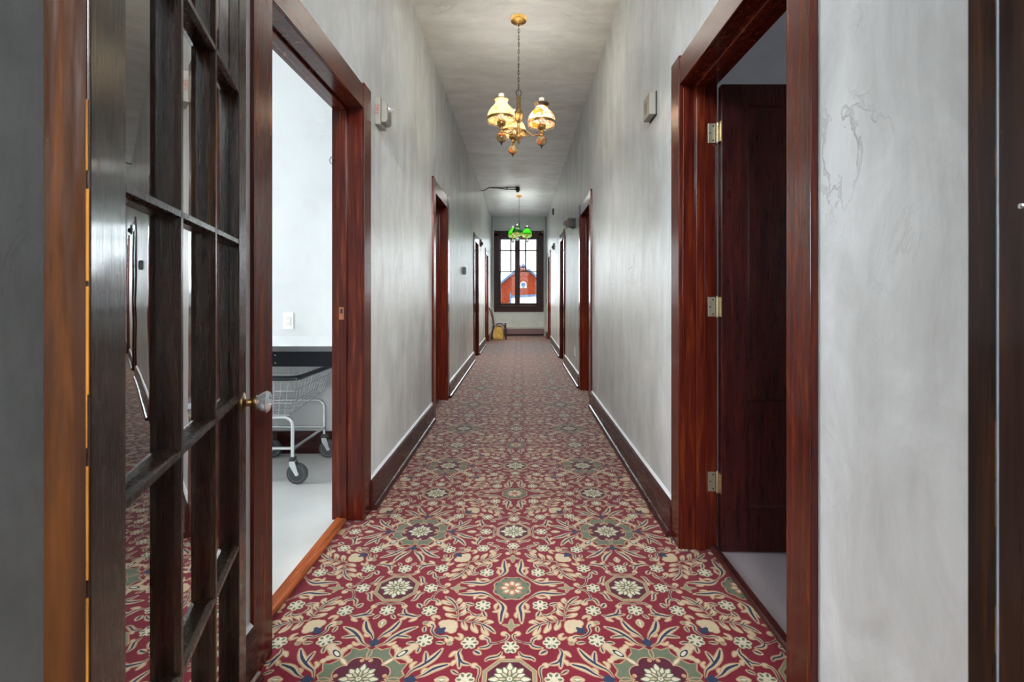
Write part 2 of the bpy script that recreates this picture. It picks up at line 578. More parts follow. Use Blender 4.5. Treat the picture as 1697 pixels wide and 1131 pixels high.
def struct(name, mb, mats, label, cat, **k):
    return obj(name, mb, mats, kind='structure', label=label, cat=cat, **k)


# ------------------------------------------------------------------ walls, ceiling, end wall
LDOORS = [(1.547, 2.459), (4.50, 5.26), (8.44, 9.14), (11.16, 11.90)]
RDOORS = [(1.30, 2.18), (5.03, 5.80), (8.02, 8.70), (11.70, 12.46)]
JT = 0.02


def side_wall(x0, x1, doors, y_start):
    mb = MB()
    y = y_start
    for a, b in doors:
        mb.box(x0, x1, y, a - JT, 0, H)
        mb.box(x0, x1, a - JT, b + JT, DH + JT, H)
        y = b + JT
    mb.box(x0, x1, y, YE, 0, H)
    return mb


struct('wall_left', side_wall(XL - WT, XL, LDOORS, 0.47), wall_m, 'left hall wall of streaky grey trowelled plaster with four doorways', 'wall')
struct('wall_right', side_wall(XR, XR + WT, RDOORS, 0.47), wall_m, 'right hall wall of streaky grey trowelled plaster with four doorways', 'wall')
struct('ceiling', MB().box(XL - WT, XR + WT, 0.30, YE + 0.3, H, H + 0.12), ceil_m, 'hall ceiling of rough trowelled off-white plaster', 'ceiling')
WX0, WX1, WZ0, WZ1 = -0.60, 0.51, 0.845, 2.77
mb = MB()
mb.box(XL - WT, WX0, YE, YE + 0.3, 0, H); mb.box(WX1, XR + WT, YE, YE + 0.3, 0, H)
mb.box(WX0, WX1, YE, YE + 0.3, 0, WZ0); mb.box(WX0, WX1, YE, YE + 0.3, WZ1, H)
end_m = plaster('end_wall_plaster', 'x', (0.42, 0.47, 0.46), (0.52, 0.595, 0.59), 0.3, 0.4, 0.004, (1, 1, 1))
struct('wall_end', mb, end_m, 'pale green-grey end wall around the tall sash window', 'wall')
# cross wall with the opening the camera looks through, and the stair hall behind it
JX0, JX1 = -0.535, 0.446
mb = MB()
mb.box(-2.4, JX0 - 0.03, Y0, 0.47, 0, H); mb.box(JX1 + 0.03, 2.4, Y0, 0.47, 0, H)
mb.box(JX0 - 0.03, JX1 + 0.03, Y0, 0.47, 3.0, H)  # opening raised out of view to let added light into the hall
struct('wall_front', mb, wall_plain, 'cross wall with the doorway at the near end of the hall', 'wall')
mb = MB()
mb.box(-2.4, -2.3, -3.3, Y0, 0, H); mb.box(2.3, 2.4, -3.3, Y0, 0, H)
mb.box(-2.3, -1.3, -3.3, -3.2, 0, H); mb.box(1.3, 2.3, -3.3, -3.2, 0, H)
mb.box(-1.3, 1.3, -3.3, -3.2, 0, 2.74); mb.box(-1.3, 1.3, -3.3, -3.2, 3.26, H)  # high opening added behind the camera for light down the hall
struct('wall_stair_hall', mb, wall_plain, 'white walls of the stair hall behind the doorway', 'wall')
struct('ceiling_stair_hall', MB().box(-2.4, 2.4, -3.3, 0.30, H, H + 0.12), wall_plain, 'white ceiling of the stair hall behind the doorway', 'ceiling')

# ------------------------------------------------------------------ carpet (woven pattern laid as flat pile faces)
A = 0.4508
CX, CY = -0.0317, 1.891


class Pat:
    """pattern primitives in cell units; every primitive is a polygon strip with a colour and a level"""
    def __init__(self):
        self.v, self.q, self.m, self.z = [], [], [], []
        self.k = 0

    def poly(self, pts, col, lev):
        n = len(pts)
        c = np.mean(pts, axis=0)
        o = len(self.v)
        self.v += [tuple(c)] + [tuple(p) for p in pts]
        for i in range(n):
            self.q.append((o, o + 1 + i, o + 1 + (i + 1) % n)); self.m.append(col)
        self.k += 1
        self.z += [lev + .04 * (self.k % 20)] * (n + 1)

    def disc(self, c, r, col, lev, n=10, sx=1, rot=0):
        ca, sa = math.cos(rot), math.sin(rot)
        self.poly([(c[0] + ca * r * math.cos(2 * PI * k / n) * sx - sa * r * math.sin(2 * PI * k / n),
                    c[1] + sa * r * math.cos(2 * PI * k / n) * sx + ca * r * math.sin(2 * PI * k / n)) for k in range(n)], col, lev)

    def strip(self, path, ws, col, lev):
        n = len(path)
        P = np.array(path, float)
        T = np.gradient(P, axis=0)
        T /= np.maximum(np.linalg.norm(T, axis=1, keepdims=True), 1e-9)
        N = np.stack([-T[:, 1], T[:, 0]], 1)
        o = len(self.v)
        self.k += 1
        for i in range(n):
            self.v.append(tuple(P[i] + N[i] * ws[i])); self.v.append(tuple(P[i] - N[i] * ws[i]))
            self.z += [lev + .04 * (self.k % 20)] * 2
        for i in range(n - 1):
            a = o + 2 * i
            self.q.append((a, a + 1, a + 3)); self.m.append(col)
            self.q.append((a, a + 3, a + 2)); self.m.append(col)

    def leaf(self, ctrl, w_, peak=0.55, vein=True, out=1, body=2, lev=1, n=5, end=0.06, ve=3, vw=0.3):
        p = smooth_path(ctrl, n) if len(ctrl) > 2 else [np.array(ctrl[0]) + (np.array(ctrl[1]) - np.array(ctrl[0])) * t for t in np.linspace(0, 1, 7)]
        t = np.linspace(0, 1, len(p))
        k = math.log(0.5) / math.log(peak)
        prof = np.sin(PI * t ** k) ** 0.8
        prof = np.nan_to_num(prof) * (1 - end) + end
        self.strip(p, prof * w_ * .85 + 0.0065, out, lev)
        self.strip(p, np.maximum(prof * w_ * .85 - 0.003, 0.0015), body, lev + 1)
        if vein:
            self.strip(p[:-1], np.minimum(prof[:-1] * w_ * vw + 0.001, 0.011), ve, lev + 2)

    def curl(self, ctrl, w_, blob=0.03, vein=True, lev=1, n=5):
        p = smooth_path(ctrl, n)
        t = np.linspace(0, 1, len(p))
        prof = 0.35 + 0.65 * t
        self.strip(p, prof * w_ * .9 + 0.006, 1, lev)
        self.strip(p, np.maximum(prof * w_ * .9 - 0.002, .002), 2, lev + 1)
        if vein:
            self.strip(p[:-1], np.full(len(p) - 1, w_ * 0.28), 3, lev + 2)
        self.disc(p[-1], blob + 0.008, 1, lev, 9); self.disc(p[-1], blob, 2, lev + 1, 9)

    def floret(self, c, r=0.062, lev=3, rot=0.0):
        for k in range(6):
            a = rot + k * PI / 3 + PI / 6
            p = (c[0] + math.cos(a) * r * .58, c[1] + math.sin(a) * r * .58)
            self.disc(p, r * .46, 1, lev, 8)
            self.disc(p, r * .37, 6, lev + 1, 8)
            self.disc((c[0] + math.cos(a) * r * .62, c[1] + math.sin(a) * r * .62), r * .17, 4, lev + 2, 6, 1.6, a)
            b = a + PI / 6
            self.disc((c[0] + math.cos(b) * r * .85, c[1] + math.sin(b) * r * .85), r * .11, 3, lev, 6)
        self.disc(c, r * .26, 6, lev + 3, 7)

    def dahlia(self, c, r, lev, body=6, inner=2, dark=4):
        for k in range(8):
            a = k * PI / 4
            d = np.array((math.cos(a), math.sin(a)))
            q = np.array(c)
            rr = r if k % 2 == 0 else r * .92
            self.leaf([q + d * r * .2, q + d * rr], r * .19, 0.5, False, dark, body, lev, end=.1)
        for k in range(8):
            a = k * PI / 4 + PI / 8
            d = np.array((math.cos(a), math.sin(a))); q = np.array(c)
            self.leaf([q + d * r * .1, q + d * r * .78], r * .15, 0.55, False, dark, body, lev + 2, end=.1)
        for k in range(8):
            a = k * PI / 4
            d = np.array((math.cos(a), math.sin(a))); q = np.array(c)
            self.leaf([q + d * r * .12, q + d * r * .55], r * .10, 0.55, False, dark, inner, lev + 4, end=.1)
        self.disc(c, r * .2, dark, lev + 6, 10); self.disc(c, r * .14, 6, lev + 7, 10); self.disc(c, r * .06, 8, lev + 8, 8)


def wedge():
    """motifs of the triangle between rosette R(0,0), octagon O(1,0) and medallion G(1,1)"""
    p = Pat()
    g = Pat()      # motifs that sit on the diagonal, laid once instead of mirrored twice
    # S leaves around the rosette
    p.leaf([(.145, .145), (.20, .095), (.26, .068), (.34, .078), (.46, .082)], .034, .62)
    p.leaf([(.25, .075), (.30, .10), (.315, .155)], .018, .5, False)
    p.leaf([(.20, .10), (.235, .13), (.29, .13)], .014, .5, False)
    p.leaf([(.30, .062), (.345, .036), (.39, .04)], .013, .5, False)
    # fleur between rosette and octagon (on the axis, mirrored half)
    p.leaf([(.395, 0), (.54, 0)], .024, .55, False, 1, 8)
    p.leaf([(.50, 0), (.475, .035), (.465, .07)], .013, .4, False, 1, 8)
    # florets
    g.floret((.235, .235), .068)
    g.floret((.635, .635), .066)
    p.floret((.66, .30), .066)
    p.floret((.705, 0), .064)
    p.floret((1.0, .295), .066)
    p.leaf([(.305, .232), (.385, .20)], .022, .45)
    p.leaf([(.655, .55), (.665, .48)], .018, .5)
    p.leaf([(.70, .655), (.765, .665)], .018, .5)
    # pinnate branch
    p.leaf([(.415, .425), (.43, .33), (.455, .24), (.50, .17), (.565, .115)], .020, .75, True)
    for a, b, c_ in [((.42, .36), (.385, .33), (.37, .28)), ((.435, .29), (.40, .25), (.395, .19)), ((.47, .22), (.435, .18), (.44, .135)),
                     ((.42, .38), (.48, .36), (.53, .335)), ((.44, .30), (.505, .285), (.56, .25)), ((.475, .225), (.54, .20), (.585, .165))]:
        p.leaf([a, b, c_], .024, .55, False, 1, 2, 2)
        p.strip([np.array(a), np.array(b) * .6 + np.array(a) * .4, np.array(b)], [.004, .004, .002], 3, 5)
    p.leaf([(.325, .325), (.365, .285), (.345, .24)], .019, .5, True)
    p.leaf([(.56, .40), (.585, .37), (.62, .375), (.60, .42)], .016, .5, False)
    # lily on the diagonal
    for q, r_ in (((.465, .465), .050), ((.525, .45), .034), ((.45, .525), .034), ((.50, .50), .045), ((.44, .49), .03), ((.49, .44), .03)):
        g.disc(q, r_ + .007, 1, 3, 10); g.disc(q, r_, 2, 4, 10)
    g.leaf([(.50, .50), (.56, .56)], .026, .6, False, 3, 3, 6)
    p.leaf([(.535, .535), (.555, .50)], .009, .5, False, 3, 3, 6)
    p.curl([(.575, .575), (.60, .53), (.595, .485), (.625, .455)], .020, .030)
    p.disc((.665, .445), .026, 1, 3, 8); p.disc((.665, .445), .017, 8, 4, 8)
    # sprig beside floret
    p.leaf([(.715, .35), (.76, .37), (.82, .355), (.91, .345)], .026, .6)
    p.leaf([(.79, .36), (.85, .33), (.87, .265)], .022, .55)
    p.leaf([(.75, .37), (.76, .40), (.80, .43)], .018, .5, False)
    p.leaf([(.82, .355), (.845, .39), (.88, .40)], .016, .5, False)
    p.leaf([(.735, .265), (.775, .205)], .027, .45)
    # scrolls
    p.curl([(.655, .085), (.63, .035), (.585, .02), (.565, .05)], .016, .022)
    p.curl([(.66, .09), (.665, .15), (.625, .165), (.60, .205)], .018, .026)
    p.leaf([(.655, .135), (.70, .17), (.715, .24)], .020, .5)
    p.leaf([(.745, .06), (.79, .085), (.81, .15), (.84, .175)], .020, .5)
    p.leaf([(.785, .085), (.80, .06), (.795, .035)], .013, .5, False)
    # bracket above the octagon
    p.curl([(1.0, .215), (.95, .205), (.90, .21), (.875, .245)], .014, .020)
    p.leaf([(.955, .345), (.915, .40)], .017, .5)
    # bud and fans
    p.leaf([(1.0, .50), (1.0, .40)], .034, .55, False); p.leaf([(1.0, .475), (1.0, .425)], .015, .5, False, 8, 6, 4)
    p.leaf([(.985, .63), (.955, .575), (.90, .51), (.86, .405)], .032, .68)
    p.leaf([(.955, .59), (.92, .585), (.90, .56)], .012, .5, False)
    p.leaf([(.985, .695), (.92, .665), (.87, .60), (.80, .535), (.71, .485)], .031, .66)
    p.leaf([(.86, .59), (.81, .59), (.74, .605)], .022, .5)
    p.leaf([(.915, .665), (.87, .675), (.84, .645)], .015, .5, False)
    p.leaf([(1.0, .70), (1.0, .615)], .022, .4, False, 3, 3, 4)
    p.leaf([(1.0, .68), (.965, .64)], .010, .5, False, 3, 3, 4)
    # tulip on the diagonal
    g.leaf([(.83, .83), (.76, .76), (.69, .69)], .042, .62, False, 1, 2, 4)
    for c_, w_ in (([(.815, .805), (.80, .745), (.83, .705)], .026),):
        p.leaf(c_, w_, .62, False, 1, 2, 4)
    p.disc((.835, .70), .026, 1, 4, 8); p.disc((.835, .70), .019, 2, 5, 8)
    g.disc((.70, .70), .040, 1, 4, 8); g.disc((.70, .70), .033, 2, 5, 8)
    g.leaf([(.80, .80), (.735, .735)], .018, .5, False, 3, 3, 7); g.leaf([(.79, .79), (.75, .75)], .007, .5, False, 6, 6, 9)
    return p, g


def centre_R():
    p = Pat()
    N = 48
    for rr, col, lev in ((.172, 1, 4), (.160, 4, 5)):
        p.poly([((rr - .018 * (1 - abs(math.sin(4 * 2 * PI * k / N)))) * math.cos(2 * PI * k / N),
                 (rr - .018 * (1 - abs(math.sin(4 * 2 * PI * k / N)))) * math.sin(2 * PI * k / N)) for k in range(N)], col, lev)
    for k in range(8):
        a = k * PI / 4 + PI / 8
        p.disc((math.cos(a) * .15, math.sin(a) * .15), .011, 3, 6, 6)
        a = k * PI / 4
        d = np.array((math.cos(a), math.sin(a)))
        p.leaf([d * .02, d * .108], .026, .5, False, 1, 7, 6)
        p.leaf([d * .04, d * .088], .010, .5, False, 6, 6, 8)
    p.disc((0, 0), .02, 4, 10, 8)
    return p


def centre_O():
    p = Pat()
    def octg(r):
        return [(r * math.cos(PI / 8 + k * PI / 4), r * math.sin(PI / 8 + k * PI / 4)) for k in range(8)]
    for r_, col, lev in ((.200, 1, 4), (.190, 8, 5), (.172, 1, 6), (.163, 5, 7)):
        p.poly(octg(r_), col, lev)
    p.dahlia((0, 0), .142, 8)
    return p


def centre_G():
    p = Pat()
    out = []
    quarter = [(0, -.255), (.035, -.285), (.075, -.262), (.135, -.285), (.135, -.235), (.17, -.19), (.19, -.17), (.235, -.135), (.285, -.135), (.262, -.075), (.285, -.035)]
    for k in range(4):
        c_, s_ = round(math.cos(k * PI / 2)), round(math.sin(k * PI / 2))
        out += [(x * c_ - y * s_, x * s_ + y * c_) for x, y in quarter]
    o2 = [(x * 1.045, y * 1.045) for x, y in out]
    p.poly(o2, 1, 5); p.poly(out, 4, 6)
    for k in range(8):
        a = PI / 8 + k * PI / 4
        c_ = (math.cos(a) * .135, math.sin(a) * .135)
        p.disc(c_, .075, 1, 7, 14, 1.0, a); p.disc(c_, .066, 5, 8, 14, 1.0, a)
    p.disc((0, 0), .12, 5, 8, 16)
    for k in range(4):
        a = k * PI / 2
        d = np.array((math.cos(a), math.sin(a))); n_ = np.array((-d[1], d[0]))
        for s_ in (-1, 1):
            p.disc(d * .165 + n_ * s_ * .030, .017, 1, 9, 8)
        p.leaf([d * .18, d * .27], .016, .6, False, 1, 4, 9)
        a += PI / 4
        d = np.array((math.cos(a), math.sin(a)))
        p.leaf([d * .17, d * .27], .015, .5, False, 1, 6, 9)
    p.dahlia((0, 0), .132, 10)
    return p


def build_carpet():
    y_lo, y_hi = 0.15, YE
    x_lo, x_hi = XL - 0.075, XR + 0.125
    V, F, M = [], [], []
    off = 0
    LZ = 0.00022

    def emit_pat(p, mat, org, jit=0.0):
        nonlocal off
        v = np.array(p.v) @ np.array(mat).T + np.array(org)
        xy = np.stack([CX + v[:, 0] * A, CY - v[:, 1] * A], 1)
        z = np.array(p.z) * LZ + jit
        q = np.array(p.q)
        cen = xy[q].mean(1)
        lim_l = np.full(len(cen), XL - 0.0); lim_r = np.full(len(cen), XR + 0.0)
        for a, b in LDOORS: lim_l[(cen[:, 1] > a) & (cen[:, 1] < b)] = x_lo
        for a, b in RDOORS: lim_r[(cen[:, 1] > a) & (cen[:, 1] < b)] = x_hi
        ok = (cen[:, 0] > lim_l) & (cen[:, 0] < lim_r) & (cen[:, 1] > y_lo) & (cen[:, 1] < y_hi)
        if not ok.any():
            return
        V.append(np.column_stack([xy, z])); F.append(q[ok] + off); M.append(np.array(p.m)[ok]); off += len(xy)

    (W, Wd), cr, co, cg = wedge(), centre_R(), centre_O(), centre_G()
    for j in range(-28, 6):
        for i in range(-3, 4):
            if (i % 2 == 0) and (j % 2 == 0):      # rosette
                o = np.array((i, j), float)
                if abs(CX + i * A) < 1.3:
                    emit_pat(cr, np.eye(2), o)
                for sx in (1, -1):
                    for sy in (1, -1):
                        emit_pat(W, [[sx, 0], [0, sy]], o, 2e-5 * (1 + sx + (sy + 1) / 2))
                        emit_pat(Wd, [[sx, 0], [0, sy]], o, 2e-5 * (1 + sx + (sy + 1) / 2))
                        emit_pat(W, [[0, sx], [sy, 0]], o, 2e-5 * (5 + sx + (sy + 1) / 2))
            elif (i % 2) != (j % 2):
                emit_pat(co, np.eye(2), np.array((i, j), float))
            else:
                emit_pat(cg, np.eye(2), np.array((i, j), float))
    # ground weave
    g = np.array([(XL - .09, -0.2, 0), (XR + .13, -0.2, 0), (XR + .13, YE, 0), (XL - .09, YE, 0)])
    V.append(g); F.append(np.array([(off, off + 1, off + 2), (off, off + 2, off + 3)])); M.append(np.array([0, 0]))
    V = np.concatenate(V); F = np.concatenate(F).astype(np.int32); M = np.concatenate(M).astype(np.int32)
    used = np.unique(F); remap = np.full(len(V), -1); remap[used] = np.arange(len(used))
    V = V[used]; F = remap[F].astype(np.int32)
    # all faces up
    a, b, c = V[F[:, 0]], V[F[:, 1]], V[F[:, 2]]
    flip = np.cross(b - a, c - a)[:, 2] < 0
    F[flip] = F[flip][:, ::-1]
    me = bpy.data.meshes.new('floor')
    me.vertices.add(len(V)); me.vertices.foreach_set('co', V.astype(np.float32).ravel())
    me.loops.add(len(F) * 3); me.loops.foreach_set('vertex_index', F.ravel())
    me.polygons.add(len(F)); me.polygons.foreach_set('loop_start', np.arange(len(F), dtype=np.int32) * 3)
    me.polygons.foreach_set('loop_total', np.full(len(F), 3, np.int32))
    for m in CARP: me.materials.append(m)
    me.polygons.foreach_set('material_index', M)
    me.polygons.foreach_set('use_smooth', np.zeros(len(F), bool))
    me.update(calc_edges=True); me.validate()
    o = bpy.data.objects.new('floor', me)
    COL.objects.link(o)
    tag(o, 'crimson floral carpet with octagon medallions covering the hall floor', 'floor', None, 'structure')
    print('carpet tris', len(F))


build_carpet()
struct('floor_slab', MB().box(-2.4, 2.4, -3.3, 0.15, -0.1, -0.002), base_w, 'dark wood floor of the stair hall behind the doorway', 'floor')

# ------------------------------------------------------------------ baseboards


def baseboards(side):
    doors = LDOORS if side == 'left' else RDOORS
    xw = XL if side == 'left' else XR
    s = 1 if side == 'left' else -1
    mb, cb = MB(), MB()
    y = 0.485
    for a, b in doors + [(YE, YE)]:
        e = a - 0.112 if a < YE else YE
        prof = [(xw, -0.002), (xw + s * .044, -0.002), (xw + s * .044, .012), (xw + s * .036, .028), (xw + s * .026, .032), (xw + s * .024, BZ - .03), (xw + s * .020, BZ - .012), (xw + s * .012, BZ), (xw, BZ)]
        if e > y:
            mb.prism(prof, 'y', y, e)
            cb.prism([(xw, BZ), (xw + s * .013, BZ), (xw + s * .004, BZ + .009), (xw, BZ + .01)], 'y', y, e)  # pale strip along the baseboard top
        y = b + 0.112
    o = struct('baseboard_' + side, mb, base_w, 'dark reddish wooden baseboard along the %s hall wall' % side, 'baseboard')
    obj('edging_line', cb, edging, o, label='thin pale strip along the top edge')


baseboards('left'); baseboards('right')

# ------------------------------------------------------------------ door frames and door leaves


def door_frame(n, side, a, b, label, strike=False, sill_mat=None):
    xw = XL if side == 'left' else XR
    s = 1 if side == 'left' else -1
    xf = xw + s * (.012 if n == 1 else .020)
    e = empty('door_%d' % n, (xw, a, 0), label, 'doorway', kind='structure')
    cw = 0.11
    for y0, y1 in ((a - cw, a), (b, b + cw)):
        obj('side_casing', MB().box(min(xw, xf), max(xw, xf), y0, y1, 0, DH + .133), wood_z, e, bevel=.0025)
    obj('head_casing', MB().box(min(xw, xf - s * .003), max(xw, xf - s * .003), a + .0005, b - .0005, DH, DH + .118), wood_y, e, bevel=.0025)
    xi = xw - s * (WT + .004)
    j = MB()
    lo, hi = min(xw, xi), max(xw, xi)
    j.box(lo, hi, a - JT, a, 0, DH + JT); j.box(lo, hi, b, b + JT, 0, DH + JT); j.box(lo, hi, a, b, DH, DH + JT)
    obj('jamb', j, wood_z, e, bevel=.0015)
    st = MB()
    if side == 'left':
        s0, s1 = xw - .075, xw - .115
    else:
        s0, s1 = xw + .055, xw + .095
    lo, hi = min(s0, s1), max(s0, s1)
    st.box(lo, hi, a, a + .013, 0, DH - .013); st.box(lo, hi, b - .013, b, 0, DH - .013); st.box(lo, hi, a, b, DH - .013, DH)
    obj('door_stop', st, wood_z, e, bevel=.003)
    if sill_mat is not None:
        x0, x1 = (xw - .075, xw - .135) if side == 'left' else (xw + .118, xw + .158)
        obj('threshold', MB().prism([(x0, -.002), (x1, -.002), (x1, .010), (x1 + s * .008, .018), (x0 - s * .008, .018), (x0, .010)], 'y', a, b), sill_mat, e, bevel=.001, label='raised wooden threshold strip')
    return e


def closed_leaf(e, side, a, b):
    xw = XL if side == 'left' else XR
    s = 1 if side == 'left' else -1
    x0, x1 = xw - s * .112, xw - s * .148
    lo, hi = min(x0, x1), max(x0, x1)
    mb = MB()
    mb.box(lo, hi, a + .003, a + .115, .006, DH - .014); mb.box(lo, hi, b - .115, b - .003, .006, DH - .014)
    for z0, z1 in ((.006, .2), (.69, .85), (DH - .13, DH - .014)):
        mb.box(lo, hi, a + .115, b - .115, z0, z1)
    m = (lo + hi) / 2
    mb.box(m - .008, m + .008, a + .115, b - .115, .2, .69); mb.box(m - .008, m + .008, a + .115, b - .115, .85, DH - .13)
    lf = obj('leaf', mb, leaf_w, e, bevel=.002)
    hb = MB()
    hb.lathe([(.0, 0), (.026, .0), (.026, .004), (.010, .008), (.010, .035), (.024, .045), (.028, .055), (.020, .068), (0, .070)], (0, 0, 0), 16, 'x')
    hb.v = [(x0 + s * p[0], a + .06 + p[1], .93 + p[2]) for p in hb.v]
    obj('door_knob', hb, brass_d, lf, smooth=True)


FL = ['wide open doorway into the bright white laundry room', 'second doorway on the left wall, dark reveal, beyond the laundry doorway',
      'third doorway on the left wall, beside the wall strobe', 'last doorway on the left wall, beside the wooden chair']
FR = ['doorway with an open dark two-panel door and three hinges', 'second doorway on the right wall, just before the emergency light',
      'third doorway on the right wall, beyond the emergency light', 'last doorway on the right wall, nearest the end window']
dl = [door_frame(i + 1, 'left', a, b, FL[i], sill_mat=sill_w if i == 0 else base_w) for i, (a, b) in enumerate(LDOORS)]
dr = [door_frame(i + 5, 'right', a, b, FR[i], sill_mat=base_w) for i, (a, b) in enumerate(RDOORS)]
for i in (1, 2, 3):
    closed_leaf(dl[i], 'left', *LDOORS[i]); closed_leaf(dr[i], 'right', *RDOORS[i])

# strike plate on the laundry jamb
b1 = LDOORS[0][1]
mb = MB()
px = XL - .100
mb.box(px - .012, px + .012, b1 - .0155, b1 - .013, 1.025, 1.055); mb.box(px - .012, px + .012, b1 - .0155, b1 - .013, 1.078, 1.108 - .02)
mb.box(px + .006, px + .012, b1 - .0155, b1 - .013, 1.055, 1.078); mb.box(px - .012, px - .006, b1 - .0155, b1 - .013, 1.055, 1.078)
for z in (1.035, 1.083):
    mb.lathe([(0, -.0025), (.004, -.002), (.004, 0)], (px, b1 - .0155, z), 8, 'y')
sp = obj('strike_plate', mb, copper_w, dl[0], label='small coppery strike plate on the far jamb')
obj('latch_hole', MB().box(px - .006, px + .006, b1 - .0140, b1 - .0128, 1.055, 1.078), slot_m, sp)
mb = MB(); mb.tube([(XL - WT + .005 + .012 * math.cos(t), b1 - .02, 1.83 + .018 * math.sin(t)) for t in np.linspace(.6, 5.6, 14)], .0018, 6)
obj('wire_hook', mb, iron_d, dl[0], smooth=True, label='small curled wire hook at the edge of the far jamb')

# open two-panel door of the first right-hand room, hinged at the far jamb
yb = RDOORS[0][1]
xh = XR + .158
mb = MB()
ly0, ly1 = yb - .040, yb - .002      # leaf thickness
lx0, lx1 = xh, xh + .865
ztop, zbot = 2.085, .010
mb.box(lx0, lx0 + .115, ly0, ly1, zbot, ztop); mb.box(lx1 - .115, lx1, ly0, ly1, zbot, ztop)
for z0, z1 in ((zbot, .20), (.685, .855), (2.0 - .005, ztop)):
    mb.box(lx0 + .115, lx1 - .115, ly0, ly1, z0, z1)
fr = dr[0]
leaf = obj('leaf', mb, leaf_w, fr, bevel=.0015, label='open dark mahogany door leaf with two recessed panels')
pn = MB()
for z0, z1 in ((.20, .685), (.855, 1.995)):
    pn.box(lx0 + .115, lx1 - .115, (ly0 + ly1) / 2 - .007, (ly0 + ly1) / 2 + .007, z0, z1)
obj('panel', pn, leaf_w, leaf)
md = MB()
for z0, z1 in ((.20, .685), (.855, 1.995)):
    x0, x1 = lx0 + .115, lx1 - .115
    for ya, yc in ((ly0 + .003, ly0 + .013),):
        md.prism([(x0, ya), (x0 + .004, ya), (x0 + .013, yc), (x0, yc)], 'z', z0, z1)
        md.prism([(x1, ya), (x1 - .004, ya), (x1 - .013, yc), (x1, yc)], 'z', z0, z1)
        md.prism([(ya, z0), (yc, z0), (yc, z0 + .013), (ya, z0 + .004)], 'x', x0, x1)
        md.prism([(ya, z1), (yc, z1), (yc, z1 - .013), (ya, z1 - .004)], 'x', x0, x1)
obj('panel_moulding', md, leaf_w, leaf)
for zc in (1.880, 1.096, .307):
    hl = MB()
    hx0, hx1 = xh - .047, xh - .013
    hl.box(hx0, hx1, yb - .0025, yb - .0001, zc - .044, zc + .044)
    h = obj('hinge', hl, steel_h, fr, bevel=.0008)
    kn = MB()
    for k in range(5):
        z0 = zc - .044 + k * .0176
        kn.lathe([(.0055, z0 + .0006), (.0055, z0 + .0170)], (xh - .008, yb - .010, 0), 12, 'z')
    kn.lathe([(0, zc + .052), (.004, zc + .049), (.0055, zc + .044), (.003, zc + .044), (.003, zc - .044), (.0055, zc - .044), (.004, zc - .049), (0, zc - .051)], (xh - .008, yb - .010, 0), 12, 'z')
    obj('knuckle', kn, steel_h, h, smooth=True)
    h2 = MB()
    h2.box(xh - .0030, xh - .0002, ly0 + .001, ly1 - .002, zc - .044, zc + .044)
    h2.prism([(xh - .010, yb - .006), (xh - .001, ly0 + .003), (xh - .0004, ly0 + .003), (xh - .0004, yb - .006)], 'z', zc - .044, zc + .044)
    obj('leaf_plate', h2, hinge_b, h, bevel=.0005, label='brassier hinge plate on the door edge')
    for dx, dz in ((.010, .032), (.002 - .006, 0), (.010, -.032)):
        sc = MB(); sc.lathe([(0, -.0004), (.0036, -.0003), (.0036, .0004)], ((hx0 + hx1) / 2 + dx - .003, yb - .0028, zc + dz), 10, 'y')
        obj('screw', sc, slot_m, h)

# ------------------------------------------------------------------ near doorway post on the right and its twin
for nm, x0, x1, lab in (('trim_near_right', JX1, JX1 + .03, 'dark scuffed wooden door post at the right edge, worn along its corner'),
                        ('trim_near_left', JX0 - .03, JX0, 'dark wooden door post of the near doorway behind the glazed door')):
    s = 1 if x0 > 0 else -1
    p = empty(nm, (x0, Y0, 0), lab, 'door post', kind='structure')
    obj('post', MB().box(x0, x1, Y0 - .012, .482, 0, 2.16), post_w, p, bevel=.002)
    xi = x0 if s > 0 else x1
    lo, hi = min(xi, xi - s * .012), max(xi, xi - s * .012)
    st_ = obj('stop_strip', MB().box(lo, hi, Y0 - .012, .440, 0, 2.15), post_w, p, bevel=.003)
    # chipped corner where bare wood shows, plus a painted glint line
    rnd = random.Random(3)
    ch = MB(); z = 0.15
    while z < 2.05:
        l = rnd.uniform(.02, .07)
        wv = rnd.uniform(.0005, .0013)
        xa = xi - s * .0120
        ch.box(min(xa, xa + s * .004), max(xa, xa + s * .004) , .440 - .0015, .4400 + wv, z, z + l)
        z += l * .6 + rnd.choice([.02, .09, .2])
    ch.prism([(xi - s * .0118, .4400), (xi - s * .0126, .4395), (xi - s * .0128, .4380), (xi - s * .0118, .4380)], 'z', 0.0, 2.14, 1)  # thin strip coloured as a highlight along the corner
    obj('worn_corner_and_glint', ch, [bare_w, glint_m], st_, label='painted pale glint line on the worn corner with chips of bare orange wood')
    ca_, cb_ = (JX1 + .004, JX1 + .104) if s > 0 else (JX0 - .104, JX0 - .004)
    obj('casing', MB().box(ca_, cb_, .470, .4815, 0, 2.26), post_w, p)
    if s > 0:
        hm = MB(); hm.lathe([(0, -.0012), (.0020, -.0009), (.0026, 0), (.0026, .001)], (JX1 - .0122, .418, 1.15 + .077), 12, 'x')
        obj('screw_head', hm, chrome, p, smooth=True)
hd = struct('trim_near_head', MB().box(JX0 - .03, JX1 + .03, Y0 - .012, .482, 2.16, 2.19), post_w, 'dark wooden head of the near doorway', 'trim')

# ------------------------------------------------------------------ french door standing open on the left
ANG = math.atan2(0.351, 1)     # swing measured from the hall axis
FD = empty('door_9', (-0.462, 0.519, 0), 'open glazed fifteen-pane door with dark frame and glass knob', 'glazed door', kind='structure', rz=ANG + 0.0)
